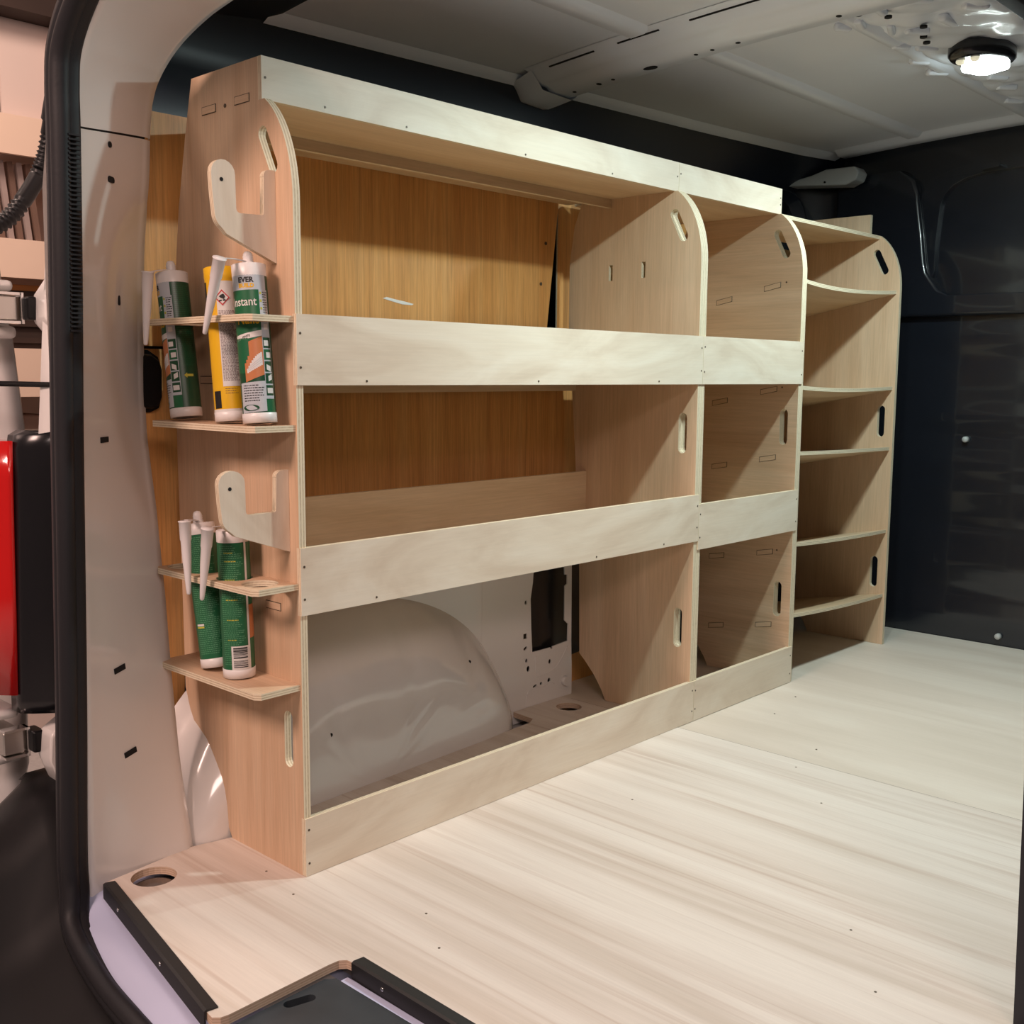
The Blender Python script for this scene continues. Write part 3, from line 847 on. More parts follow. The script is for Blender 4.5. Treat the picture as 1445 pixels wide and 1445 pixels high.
def tenon(parent, x, y, z, slope=0.0, w=0.036, h=0.010, sgn=-1):
    """tab end showing through a panel face at x (proud 1 mm towards sgn)"""
    dy, dz = w / 2, h / 2
    pts = [(y - dy, z + slope * dy - dz), (y + dy, z - slope * dy - dz), (y + dy, z - slope * dy + dz), (y - dy, z + slope * dy + dz)]
    g = G().prism('x', x + sgn * 0.0010, x, pts)
    build(g, 'tenon', ['panel', 'edge'], parent)
    big = [(a + (0.0016 if a > y else -0.0016), b + (0.0012 if (b > z - slope * (a - y)) else -0.0012)) for a, b in pts]
    g = G().prism('x', x + sgn * 0.0003, x, big, mi_edge=0)
    build(g, 'tenon_gap', ['screw'], parent)

X1, X2, X3 = 1.0259, 1.4528, 1.9895
# ---- rack 1 (long unit nearest the rear door)
r1 = empty('shelf_rack', (X1 / 2, 0.16, 0.0), 'long plywood rack with three open bays, nearest the rear door', 'rack', 'plywood van racks along the left wall')
NOT1 = [(0, A1), (B0, B1), (C0, C1)]
ep = board('side_panel', 'x', 0.0, TK, panel_outline(NOT1, BACK_END), r1, 'panel', handle_holes(False), grain=1)
ep['label'] = 'end panel carrying the cartridge shelves and hooks'
fp = board('side_panel', 'x', X1 - TK - 0.0004, X1 - 0.0004, panel_outline(NOT1, BACK_MID), r1, 'panel', handle_holes(True) + [rect(0.234, 0.244, 0.955, 0.989), rect(0.145, 0.155, 0.957, 0.991)], grain=1)
def trim(parent, x0, x1, z0, z1, y0=0.0, scr=()):
    t = board('front_trim', 'y', y0, y0 + 0.009, rect(x0, x1, z0, z1), parent, 'trim')
    screws(t, scr, at=y0)
    return t
e = 0.006
trim(r1, 0.0, X1 - 0.0006, 0.0006, A1, scr=[(e, 0.072), (e, 0.020), (X1 - e, 0.070), (X1 - e, 0.024)])
trim(r1, 0.0, X1 - 0.0006, B0, B1, scr=[(e, B0 + 0.072), (e, B0 + 0.024), (X1 - e, B0 + 0.076), (X1 - e, B0 + 0.03), (0.14, B0 + 0.008), (0.68, B0 + 0.007), (0.90, B0 + 0.007)])
trim(r1, 0.0, X1 - 0.0006, C0, C1, scr=[(e, C0 + 0.073), (e, C0 + 0.025), (X1 - e, C0 + 0.075), (X1 - e, C0 + 0.028), (0.125, C0 + 0.006), (0.51, C0 + 0.006), (0.87, C0 + 0.006)])
trim(r1, 0.0, X1 - 0.0006, TP0, TP1, RT, scr=[(e, TP0 + 0.030), (X1 - e, TP0 + 0.030), (0.11, TP0 + 0.008), (0.27, TP0 + 0.006), (0.55, TP0 + 0.005), (0.80, TP0 + 0.006)])
board('shelf', 'z', TP0, TP0 + 0.009, rect(TK, X1 - TK - 0.0005, RT + 0.009, 0.252), r1, 'birch')
board('back_light_stop', 'z', TP0, TP0 + 0.009, [(TK, 0.2525), (X1 - TK - 0.0005, 0.2525), (X1 - TK - 0.0005, 0.366), (0.075, 0.366), (TK, 0.285)], r1, 'birch')  # hidden board added to stop lamp light passing behind the top shelf
board('shelf', 'z', C0, C0 + 0.009, rect(TK, X1 - TK - 0.0005, 0.009, 0.335), r1, 'birch')
board('shelf', 'z', B0, B0 + 0.009, rect(TK, X1 - TK - 0.0005, 0.009, 0.310), r1, 'birch')
board('back_rail', 'y', 0.240, 0.249, rect(TK, X1 - TK - 0.0005, 1.112, TP0 - 0.0002), r1, 'birch')
board('back_rail', 'y', 0.335, 0.343, rect(TK, X1 - TK - 0.0005, 0.712, 0.845), r1, 'birch')
board('back_rail', 'y', 0.300, 0.309, rect(TK, X1 - TK - 0.0005, B0 + 0.0092, 0.529), r1, 'birch')
tenon(ep, 0.0, 0.210, 1.137); tenon(ep, 0.0, 0.122, 1.138)
tenon(ep, 0.0, 0.236, 0.736); tenon(ep, 0.0, 0.070, 0.4035)
g = G().lathe([(0.003, -0.0008), (0.003, 0.001)], 10, (0, 0.166, 1.136), 'x'); build(g, 'screw', 'screw', ep)

# ---- rack 2
r2o = empty('shelf_rack', ((X1 + X2) / 2, 0.16, 0.0), 'narrower plywood rack with three bays, between the long rack and the end rack', 'rack', 'plywood van racks along the left wall')
NOT2 = [(0, A1), (D0, D1), (C0, C1)]
board('side_panel', 'x', X1 + 0.0004, X1 + TK, panel_outline(NOT2, BACK_MID), r2o, 'panel', handle_holes(True), grain=1)
p2 = board('side_panel', 'x', X2 - TK, X2 - 0.0003, panel_outline(NOT2, BACK_MID), r2o, 'panel', handle_holes(True), grain=0)
for z0, z1, y0, sc in ((0.0006, A1, 0, 0.02), (D0, D1, 0, 0.03), (C0, C1, 0, 0.03), (TP0, TP1, RT, 0.03)):
    s_ = [(X1 + e, z1 - 0.022), (X2 - e, z1 - 0.022), (X2 - e, z0 + 0.022)]
    if y0 == 0: s_.append((X1 + e, z0 + 0.026))
    trim(r2o, X1 + 0.0006, X2, z0, z1, y0, s_)
board('shelf', 'z', TP0, TP0 + 0.009, rect(X1 + TK, X2 - TK - 0.0005, RT + 0.009, 0.366), r2o, 'birch')
board('shelf', 'z', C0, C0 + 0.009, rect(X1 + TK, X2 - TK - 0.0005, 0.009, 0.335), r2o, 'birch')
board('shelf', 'z', D0, D0 + 0.009, rect(X1 + TK, X2 - TK - 0.0005, 0.009, 0.310), r2o, 'birch')
for (y, z) in [(0.215, 0.933), (0.082, 0.961), (0.219, 0.684), (0.082, 0.714), (0.215, 0.523), (0.079, 0.549), (0.215, 0.292), (0.077, 0.317), (0.211, 0.111), (0.074, 0.135)]:
    tenon(p2, X2 - TK, y, z, 0.20, 0.042, 0.011)
for (y, z) in [(0.045, 0.970), (0.046, 0.722), (0.044, 0.326)]:
    g = G().lathe([(0.0022, -0.0006), (0.0022, 0.001)], 8, (X2 - TK, y, z), 'x'); build(g, 'screw', 'screw', p2)

# ---- rack 3 (open shelves)
r3 = empty('shelf_rack', ((X2 + X3) / 2, 0.16, 0.0), 'end plywood rack with sloping open shelves, next to the black bulkhead', 'rack', 'plywood van racks along the left wall')
board('side_panel', 'x', X2 + 0.0003, X2 + 0.009, panel_outline([], BACK_MID, 0.096), r3, 'panel', handle_holes(True), grain=1)
board('side_panel', 'x', X3 - TK, X3, panel_outline([], BACK_MID, 0.096), r3, 'panel', handle_holes(True), grain=1)
def slope_shelf(zl, zr, y0, y1, sag, slope, concave, t=0.009):
    xa, xb = X2 + 0.0092, X3 - TK - 0.0002
    g = G(); n = 12; rows = []
    for k in range(n + 1):
        u = k / n; x = lerp(xa, xb, u)
        bow = 4 * u * (1 - u)
        z = lerp(zl, zr, u) - sag * bow
        yf = y0 + concave * bow
        zf = z - slope * (yf - y0); zb = z - slope * (y1 - y0)
        rows.append([(x, yf, zf - t), (x, yf, zf), (x, y1, zb), (x, y1, zb - t)])
    i = g.add([p for r in rows for p in r])
    for k in range(n):
        for q in range(4):
            q2 = (q + 1) % 4
            a, b, c, d = i + 4 * k + q, i + 4 * k + q2, i + 4 * k + 4 + q2, i + 4 * k + 4 + q
            ua, ub_ = rows[k][0][0], rows[k + 1][0][0]
            if q in (0, 2): g.face([a, b, c, d], [(ua, 0), (ua, 1), (ub_, 1), (ub_, 0)], 1)
            else: g.face([a, b, c, d], [(ua, rows[k][q][1]), (ua, rows[k][q2][1]), (ub_, rows[k][q2][1]), (ub_, rows[k][q][1])], 0)
    g.face([i, i + 1, i + 2, i + 3], None, 1); j = i + 4 * n
    g.face([j, j + 3, j + 2, j + 1], None, 1)
    build(g, 'shelf', ['birch', 'edge'], r3)
board('shelf', 'z', 1.1215, 1.1305, rect(X2 + 0.0092, X3 - TK - 0.0002, 0.066, 0.30), r3, 'birch')
slope_shelf(0.979, 0.981, 0.012, 0.320, 0.006, 0.20, 0.014)
slope_shelf(0.7265, 0.723, 0.010, 0.325, 0.005, 0.20, 0.006)
slope_shelf(0.568, 0.557, 0.010, 0.320, 0.001, 0.20, 0.0)
slope_shelf(0.345, 0.327, 0.008, 0.308, 0.003, 0.20, 0.0)
slope_shelf(0.168, 0.145, 0.008, 0.300, 0.004, 0.20, 0.0)

# ---- cartridge shelves and hooks on the end panel (parts of rack 1 end)
HY_UP = (0.050, 0.122, 0.189, 0.2545)
HY_LO = (0.047, 0.1125, 0.1950, 0.253)
def cart_shelf(z, holes, label):
    out = [(-0.0005, 0.006), (-0.068, 0.005), (-0.075, 0.014), (-0.077, 0.268), (-0.070, 0.280), (-0.0005, 0.280)]
    g = G().prism('z', z - 0.009, z, out, [circle(-0.0385, y, 0.0268, 28) for y in holes], grain=1)
    o = build(g, 'cartridge_shelf', ['panel', 'edge'], r1)
    o['label'] = label
    return o
cart_shelf(0.827, HY_UP, 'upper cartridge shelf with round holes')
cart_shelf(0.674, (), 'solid shelf under the upper cartridges')
cart_shelf(0.445, HY_LO, 'lower cartridge shelf with round holes')
cart_shelf(0.295, (), 'solid shelf under the lower cartridges')

def arc_pts(cx, cy, r, a0, a1, n=8):
    return [(cx + r * math.cos(math.radians(lerp(a0, a1, k / n))), cy + r * math.sin(math.radians(lerp(a0, a1, k / n)))) for k in range(n + 1)]
def hook(y, dx, dz, label):
    o_ = [(-0.0004, 1.029), (-0.0004, 0.901)] + [(-0.080, 0.9345)] + arc_pts(-0.074, 0.962, 0.024, 235, 185, 5) + [(-0.1005, 0.985), (-0.1020, 1.012)] + arc_pts(-0.0835, 1.014, 0.0185, 180, 0, 9) + [(-0.0645, 0.975)] + arc_pts(-0.0585, 0.9705, 0.006, 180, 270, 4) + [(-0.026, 0.9655)] + arc_pts(-0.0235, 0.9685, 0.003, 270, 360, 3) + [(-0.0190, 1.018)] + arc_pts(-0.0100, 1.019, 0.0095, 180, 90, 4)
    o_ = [(x * dx if x < -0.001 else x, 0.901 + (z - 0.901) * dz[1] + dz[0]) for x, z in o_]
    g = G().prism('y', y, y + 0.009, o_, grain=1)
    h = build(g, 'cable_hook', ['trim', 'edge'], r1)
    h['label'] = label
    g = G().lathe([(0.0028, y - 0.0004), (0.0028, y + 0.001)], 10, (-0.0865 * dx, 0, 0.901 + (1.006 - 0.901) * dz[1] + dz[0]), 'y')
    build(g, 'screw_hole', 'void', h)
    return h
hook(0.0435, 1.0, (0.0, 1.0), 'upper forked hook')
hook(0.0250, 1.13, (-0.411, 0.935), 'lower forked hook')

# black vent box on the lining behind the end panel
vb = empty('vent_box', (-0.035, 0.345, 0.683), 'small black moulded box on the lining between pillar and rack', 'vent box')
g = G().prism('y', 0.338, 0.3595, [(-0.080, 0.690), (-0.035, 0.690), (-0.024, 0.696), (-0.0195, 0.708), (-0.018, 0.752), (-0.022, 0.766), (-0.035, 0.775), (-0.080, 0.780)], mi_edge=0)
build(g, 'box_body', ['black_plastic'], vb, bevel=0.005, bseg=3)
g = G().prism('y', 0.3555, 0.3597, [(-0.085, 0.683), (-0.033, 0.683), (-0.017, 0.690), (-0.012, 0.706), (-0.011, 0.756), (-0.016, 0.772), (-0.033, 0.783), (-0.085, 0.788)], mi_edge=0)
build(g, 'box_flange', ['black_plastic'], vb, bevel=0.001)

# ================================================================== SEALANT CARTRIDGES
PHI = math.radians(237.5)     # direction from the shelf towards the doorway
RB = 0.0236
def cyl_patch(g, a0, a1, z0, z1, r, mi=0, skew=0.0):
    n = max(2, int(abs(a1 - a0) / 0.12))
    rows = []
    for z in (z0, z1):
        rows.append([(r * math.cos(lerp(a0, a1, k / n)), r * math.sin(lerp(a0, a1, k / n)), z + skew * (k / n)) for k in range(n + 1)])
    g.grid(rows, mi, True)
def cyl_poly(g, pts, r, mi=0):
    """pts: (angle offset, z) polygon, convex, fan over a cylinder"""
    i = g.add([(r * math.cos(a), r * math.sin(a), z) for a, z in pts])
    g.face([i + k for k in range(len(pts))], None, mi, True)
def text_mesh(body, size, bold=0.0):
    c = bpy.data.curves.new('t', 'FONT'); c.body = body; c.size = size; c.offset = bold; c.resolution_u = 2
    o = bpy.data.objects.new('t', c); COL.objects.link(o)
    dg = bpy.context.evaluated_depsgraph_get()
    me = bpy.data.meshes.new_from_object(o.evaluated_get(dg))
    bm = bmesh.new(); bm.from_mesh(me)
    bmesh.ops.triangulate(bm, faces=bm.faces)
    vs_ = [v.co.copy() for v in bm.verts]; fs = [[v.index for v in f.verts] for f in bm.faces]
    bm.free()
    bpy.data.objects.remove(o); bpy.data.meshes.remove(me); bpy.data.curves.remove(c)
    return vs_, fs
def cyl_text(root, mtx, body, size, a_start, z, r, mat, name, bold=0.0, sx=1.0, tilt=0.0, right_align=False):
    v, f = text_mesh(body, size, bold)
    wmax = max(p.x for p in v) * sx
    if right_align: a_start -= wmax / r
    g = G(mtx)
    i = g.add([(r * math.cos(a_start + p.x * sx / r), r * math.sin(a_start + p.x * sx / r), z + p.y + tilt * p.x) for p in v])
    for t in f: g.face([i + k for k in t], None, 0, False)
    return build(g, name, mat, root)
def text_lines(root, mtx, a0, a1, z0, z1, pitch, h, r, mat, name, fill=0.8, seed=1):
    rnd = random.Random(seed); g = G(mtx); z = z1
    while z > z0:
        a = a0
        stop = a0 + (a1 - a0) * (0.6 + 0.4 * rnd.random())
        while a < stop:
            wd = (0.0012 + 0.003 * rnd.random()) / r
            cyl_patch(g, a, min(a + wd, a1), z - h, z, r)
            a += wd + 0.0009 / r
        z -= pitch
    o = build(g, name, mat, root); o['kind'] = 'stuff'
    return o

def cartridge(base, top, label, body_mat, nozzle=None, nose=True, cap_mat='plastic_white', lot=False, height=0.2215):
    base, top = Vector(base), Vector(top)
    d = (top - base).normalized()
    q = Vector((0, 0, 1)).rotation_difference(d)
    mtx = Matrix.Translation(base) @ q.to_matrix().to_4x4()
    root = empty('sealant_cartridge', base, label, 'cartridge', 'sealant cartridges on the end panel shelves')
    g = G(mtx).lathe([(RB, 0.012), (RB, height - 0.016)], 40, caps=False)
    build(g, 'barrel', body_mat, root)
    g = G(mtx).lathe([(0.0, 0.002), (0.0205, 0.002), (0.0215, 0.0), (0.0240, 0.0005), (0.0242, 0.0138), (0.0236, 0.0142)], 40, caps=False)
    build(g, 'base_cap', cap_mat, root)
    if nose:
        g = G(mtx).lathe([(0.0238, height - 0.0175), (0.0240, height - 0.001), (0.0225, height), (0.008, height + 0.0008), (0.0078, height + 0.004)], 40, caps=False)
        build(g, 'shoulder', cap_mat, root)
        pr = [(0.0076, height)]
        for k in range(4):
            pr += [(0.0076, height + 0.002 + 0.003 * k), (0.0066, height + 0.0035 + 0.003 * k)]
        pr += [(0.0066, height + 0.0145), (0.0045, height + 0.018), (0.0002, height + 0.0192)]
        build(G(mtx).lathe(pr, 20, caps=False), 'threaded_tip', cap_mat, root)
    else:
        g = G(mtx).lathe([(0.0236, height - 0.0175), (0.0240, height - 0.014), (0.0240, height - 0.001), (0.0225, height), (0.0, height)], 40, caps=False)
        build(g, 'shoulder', body_mat, root)
    if nozzle:
        a, b = Vector(nozzle[0]), Vector(nozzle[1])
        ax = (b - a); ln = ax.length
        nm = Matrix.Translation(a) @ Vector((0, 0, 1)).rotation_difference(ax.normalized()).to_matrix().to_4x4()
        g = G(nm).lathe([(0.0, 0.0), (0.0095, 0.0), (0.0098, 0.0012), (0.0086, 0.002), (0.0082, ln * 0.25), (0.0074, ln * 0.27), (0.0066, ln * 0.5), (0.0038, ln * 0.92), (0.0032, ln * 0.985), (0.0022, ln), (0.0, ln)], 24, caps=False)
        build(g, 'nozzle', 'nozzle', root)
        # strap from the nozzle rim to the threaded tip
        t = mtx @ Vector((0, 0, height + 0.004))
        dv = (t - a); dv.z = 0; dv.normalize()
        p0 = a + dv * 0.008 + Vector((0, 0, -0.0005)); p1 = t - dv * 0.006
        side = dv.cross(Vector((0, 0, 1)))
        g = G()
        rows = [[p + side * s_ + Vector((0, 0, h)) for s_, h in ((-0.003, 0), (0.003, 0), (0.003, 0.0012), (-0.003, 0.0012))] for p in (p0, p0.lerp(p1, 0.5) + Vector((0, 0, 0.001)), p1)]
        g.grid(rows, 0, False, True); g.face([0, 1, 2, 3]); g.face([8, 11, 10, 9])
        build(g, 'nozzle_strap', 'nozzle', root)
    return root, mtx

R1_, R2_, R3_, R4_ = RB + 0.0002, RB + 0.0004, RB + 0.0006, RB + 0.0008
def P(root, mtx, name, mat, a0, a1, z0, z1, r=R1_, skew=0.0):
    g = G(mtx); cyl_patch(g, a0, a1, z0, z1, r, 0, skew)
    return build(g, name, mat, root)

def green_front(root, mtx, ph):
    """white and green adhesive label, centred on angle ph"""
    P(root, mtx, 'label_header', 'lgrey', ph - 1.45, ph + 0.95, 0.184, 0.2045)
    P(root, mtx, 'label_field', 'green', ph - 1.45, ph + 0.40, 0.070, 0.184)
    cyl_text(root, mtx, 'EVER', 0.0098, ph + 0.16, 0.1945, R2_, 'ink', 'brand_lettering', 0.0004, 1.0, right_align=True)
    cyl_text(root, mtx, 'BUILD', 0.0080, ph + 0.16, 0.1872, R2_, 'yellow', 'brand_lettering', 0.0004, 1.0, right_align=True)
    cyl_text(root, mtx, 'Instant', 0.0165, ph + 0.24, 0.1625, R2_, 'paper', 'product_lettering', 0.0002, 0.85, right_align=True)
    cyl_text(root, mtx, 'Nails', 0.0175, ph + 0.32, 0.1375, R2_, 'yellow', 'product_lettering', 0.0004, 0.95, right_align=True)
    # picture field
    g = G(mtx); cyl_patch(g, ph - 0.75, ph + 0.42, 0.057, 0.110, R1_ + 0.0001, 0, 0.010); build(g, 'picture', 'orange', root)
    g = G(mtx)
    for k in range(8):
        a = ph - 1.30 + k * 0.11
        cyl_patch(g, a, a + 0.111, 0.0735 + 0.0004 * k * k, 0.118, R1_ + 0.0002)
    build(g, 'picture_hill', 'green', root)
    P(root, mtx, 'label_swoosh', 'paper', ph - 1.30, ph + 0.42, 0.1135, 0.1215, R2_, 0.007)
    cyl_text(root, mtx, 'WHITE', 0.0042, ph - 0.78, 0.1175, R3_, 'ink', 'colour_lettering', 0.0001, 0.9, 0.2)
    g = G(mtx)
    for k in range(9):
        a = ph - 0.62 + k * 0.105
        cyl_patch(g, a, a + 0.107, 0.0695 + 0.0013 * k, 0.0755 + 0.0026 * k + 0.004 * math.sin(k * 0.35), R2_)
    build(g, 'picture_board', 'paper', root)
    g = G(mtx)
    for q in range(3):
        for k in range(8):
            a = ph - 0.55 + k * 0.105
            z = 0.0715 + 0.0016 * k + 0.0022 * q + 0.0006 * q * k / 4
            cyl_patch(g, a, a + 0.107, z, z + 0.0006, R3_, 0, 0.0016)
    build(g, 'picture_lines', 'lgrey', root)
    P(root, mtx, 'info_box', 'lgrey', ph - 1.20, ph + 0.40, 0.0142, 0.0560, R2_, 0.002)
    text_lines(root, mtx, ph - 0.95, ph + 0.30, 0.031, 0.053, 0.0035, 0.0013, R3_, 'ink', 'info_lettering', seed=4)
    g = G(mtx); cyl_poly(g, [(ph - 0.55 + 0.50 * math.cos(2 * PI * k / 16), 0.0215 + 0.0042 * math.sin(2 * PI * k / 16)) for k in range(16)], R3_ + 0.0006); build(g, 'logo_oval', 'dkgreen', root)
    # icon column
    P(root, mtx, 'icon_column', 'lgrey', ph + 0.40, ph + 1.02, 0.033, 0.184, R2_)
    for k in range(3):
        P(root, mtx, 'tick_mark', 'inkyellow', ph + 0.44, ph + 0.56, 0.1775 - 0.0105 * k, 0.181 - 0.0105 * k, R3_)
        text_lines(root, mtx, ph + 0.62, ph + 0.98, 0.1745 - 0.0105 * k, 0.181 - 0.0105 * k, 0.0032, 0.0012, R3_, 'ink', 'icon_lettering', seed=9 + k)
    for k, z in enumerate((0.0375, 0.054, 0.0705, 0.087, 0.1035, 0.126)):
        P(root, mtx, 'icon', ('dkgreen', 'dkgreen', 'dkgreen', 'green', 'dkgreen', 'lgrey')[k], ph + 0.44, ph + 0.98, z, z + 0.0145, R3_)
        P(root, mtx, 'icon_mark', 'paper', ph + (0.50, 0.62, 0.55, 0.58, 0.48, 0.55)[k], ph + (0.92, 0.90, 0.86, 0.92, 0.80, 0.85)[k], z + 0.003, z + 0.0105, R4_, (0, 0.003, -0.003, 0, 0.0, 0)[k])
    P(root, mtx, 'label_foot', 'green', ph + 0.40, ph + 1.02, 0.0142, 0.0325, R2_)

def green_back(root, mtx, a0, a1, seed, mat='inkgreen'):
    text_lines(root, mtx, a0, a1, 0.022, 0.200, 0.0030, 0.0011, R2_, mat, 'small_print', seed=seed)

# upper shelf
r_, m_ = cartridge((-0.0385, 0.036, 0.6767), (-0.0385, 0.056, 0.889), 'white and green instant adhesive cartridge, rightmost on the upper shelf', 'dkgreen', ((-0.092, 0.044, 0.902), (-0.090, 0.091, 0.801)))
green_front(r_, m_, PHI + 0.05)
r_, m_ = cartridge((-0.0385, 0.108, 0.6767), (-0.0385, 0.128, 0.885), 'yellow cartridge with grey text panel, middle of the upper shelf', 'yellow', None, nose=False)
P(r_, m_, 'text_panel', 'paper', PHI - 0.36, PHI + 0.85, 0.0500, 0.200, R1_)
text_lines(r_, m_, PHI - 0.30, PHI + 0.80, 0.058, 0.158, 0.0019, 0.0012, R2_, 'inkgrey', 'small_print', seed=12)
P(r_, m_, 'black_patch', 'ink', PHI - 1.10, PHI - 0.56, 0.0190, 0.0440, R1_)
P(r_, m_, 'black_patch', 'ink', PHI - 1.40, PHI - 1.12, 0.150, 0.200, R1_)
text_lines(r_, m_, PHI - 0.25, PHI + 0.75, 0.038, 0.047, 0.0032, 0.0008, R1_, 'brown', 'foot_lettering', seed=13)
cyl = G(m_); cyl_poly(cyl, [(PHI - 0.02 + da, 0.176 + dz) for da, dz in ((0, -0.0115), (0.44, 0), (0, 0.0115), (-0.44, 0))], R3_ + 0.0004); build(cyl, 'hazard_border', 'redink', r_)
cyl = G(m_); cyl_poly(cyl, [(PHI - 0.02 + da, 0.176 + dz) for da, dz in ((0, -0.0090), (0.34, 0), (0, 0.0090), (-0.34, 0))], R3_ + 0.0008); build(cyl, 'hazard_field', 'paper', r_)
cyl = G(m_); cyl_poly(cyl, [(PHI - 0.02 + 0.17 * math.cos(k * PI / 3), 0.1775 + (0.0045 if k % 2 else 0.0025) * math.sin(k * PI / 3)) for k in range(6)], R3_ + 0.0011); cyl_poly(cyl, [(PHI - 0.20, 0.1705), (PHI + 0.16, 0.1715), (PHI + 0.16, 0.1735), (PHI - 0.20, 0.1725)], R3_ + 0.0011); build(cyl, 'hazard_sign', 'ink', r_)
P(r_, m_, 'foot_band', 'paper', PHI - 1.5, PHI + 1.5, 0.0138, 0.0178, R1_)
r_, m_ = cartridge((-0.0385, 0.234, 0.6788), (-0.0385, 0.264, 0.885), 'white and green adhesive cartridge with icon column, leftmost on the upper shelf beside the pillar', 'dkgreen', ((-0.090, 0.243, 0.896), (-0.090, 0.257, 0.788)))
green_front(r_, m_, PHI - 1.12)
green_back(r_, m_, PHI + 0.05, PHI + 1.2, 21, 'dkgreen')
text_lines(r_, m_, PHI + 0.02, PHI + 1.3, 0.075, 0.198, 0.0030, 0.0010, R2_, 'green', 'small_print', seed=22)
g = G(m_); cyl_poly(g, [(PHI + 0.15, 0.062), (PHI + 0.34, 0.058), (PHI + 0.34, 0.0602), (PHI + 0.75, 0.0602), (PHI + 0.75, 0.0640), (PHI + 0.34, 0.0640), (PHI + 0.34, 0.066)], R2_ + 0.0006); build(g, 'arrow_logo', 'inkyellow', r_)
# lower shelf
r_, m_ = cartridge((-0.0370, 0.108, 0.2962), (-0.0390, 0.114, 0.506), 'dark green cartridge with a barcode, right one on the lower shelf', 'green', ((-0.092, 0.094, 0.527), (-0.090, 0.119, 0.418)))
green_back(r_, m_, PHI - 0.95, PHI + 0.55, 31)
text_lines(r_, m_, PHI - 0.62, PHI + 0.1, 0.175, 0.190, 0.0125, 0.0014, R3_, 'inkyellow', 'heading_print', seed=32)
text_lines(r_, m_, PHI - 0.62, PHI + 0.1, 0.055, 0.150, 0.0300, 0.0014, R3_, 'inkyellow', 'heading_print', seed=33)
P(r_, m_, 'edge_strip_white', 'paper', PHI + 0.66, PHI + 0.82, 0.0142, 0.204, R2_)
P(r_, m_, 'edge_strip_orange', 'orange', PHI + 0.83, PHI + 1.5, 0.06, 0.11, R2_)
P(r_, m_, 'barcode_panel', 'paper', PHI - 0.42, PHI + 0.70, 0.0142, 0.0500, R3_)
g = G(m_); rnd = random.Random(5); z = 0.0175
while z < 0.0465:
    h = rnd.choice((0.0006, 0.0009, 0.0014, 0.0020))
    if not 0.0275 < z < 0.0295:
        cyl_patch(g, PHI - 0.30, PHI + 0.58, z, z + h, R4_)
    z += h + rnd.choice((0.0006, 0.0009, 0.0012))
build(g, 'barcode_bars', 'ink', r_)
r_, m_ = cartridge((-0.0380, 0.168, 0.2998), (-0.0390, 0.207, 0.508), 'dark green cartridge leaning left, left one on the lower shelf', 'green', ((-0.092, 0.157, 0.531), (-0.090, 0.155, 0.421)))
green_back(r_, m_, PHI - 1.0, PHI + 0.9, 41)
P(r_, m_, 'brand_patch', 'paper', PHI - 1.0, PHI - 0.45, 0.0650, 0.0680, R3_)
P(r_, m_, 'brand_patch', 'inkyellow', PHI - 1.0, PHI - 0.45, 0.0615, 0.0640, R3_)

# ================================================================== VAN ROOF LAMPS
def roof_lamp(x, y, label):
    z = zroof(y) - 0.012
    root = empty('roof_lamp', (x, y, z), label, 'lamp', 'roof lamps of the load space')
    g = G(Matrix.Translation((x, y, z - 0.020)) @ Matrix.Rotation(math.radians(-20), 4, 'Z') @ Matrix.Diagonal((0.078, 0.055, 1, 1)))
    g.lathe([(0.70, -0.002), (0.92, 0.0), (1.0, 0.006), (1.0, 0.022), (0.96, 0.028)], 40)
    build(g, 'housing', 'black_gloss', root)
    rot = Matrix.Translation((x + 0.016, y - 0.002, z - 0.024)) @ Matrix.Rotation(math.radians(-20), 4, 'Z')
    g = G(rot)
    g.prism('z', -0.012, 0.004, [(-0.040, -0.026), (-0.030, -0.036), (0.030, -0.036), (0.042, -0.024), (0.042, 0.024), (0.030, 0.036), (-0.030, 0.036), (-0.040, 0.026)], mi_edge=0)
    build(g, 'lens', ['lamp'], root, bevel=0.006, bseg=3)
    for k, (dx, dy) in enumerate(((-0.056, 0.014), (-0.052, -0.018))):
        g = G(rot @ Matrix.Translation((dx, dy, 0.0)))
        g.lathe([(0.0095, 0.004), (0.0100, -0.001), (0.0065, -0.005), (0.0001, -0.0065)], 18)
        build(g, 'reflector_dome', 'bulb', root)
    d = bpy.data.lights.new('roof_lamp_light', 'AREA')
    d.shape = 'DISK'; d.size = 0.055
    d.energy = VAN_LAMP_POWER; d.color = VAN_LAMP_COLOR
    lo = bpy.data.objects.new('roof_lamp_light', d); COL.objects.link(lo)
    lo.parent = root; lo.location = (0.016, -0.002, -0.050)
roof_lamp(1.435, -0.385, 'lit white roof lamp with black base near the bulkhead')
roof_lamp(0.58, -0.42, 'lit white roof lamp with black base nearer the rear door')

# ================================================================== OUTSIDE THE REAR DOOR
# outer body corner
oc = empty('trim_3', (-0.16, 0.42, 0.0), kind='structure'); oc['label'] = 'white outer body corner beside the seal'
rows = []
for z in (0.648, 0.70, 0.75, 0.85, 1.0, 1.12, 1.2, 1.26):
    inw = 0.0 if z < 0.9 else 0.10 * smooth(0.95, 1.35, z)
    dx = 0.084 * (z - 0.654)
    rows.append([(-0.235, 0.262 - inw, z), (-0.205 + dx, 0.300 - inw, z), (-0.183 + dx, 0.345 - inw, z), (-0.178 + dx, 0.390 - inw, z), (-0.170 + dx, 0.396 - inw, z), (-0.172 + dx, 0.404 - inw, z), (-0.187 + dx, 0.420 - inw, z), (-0.176 + dx, 0.436 - inw, z), (-0.14 + dx, 0.445 - inw, z), (-0.11 + dx, 0.450 - inw, z)])
build(G().grid(rows), 'body_corner_skin', 'white', oc)
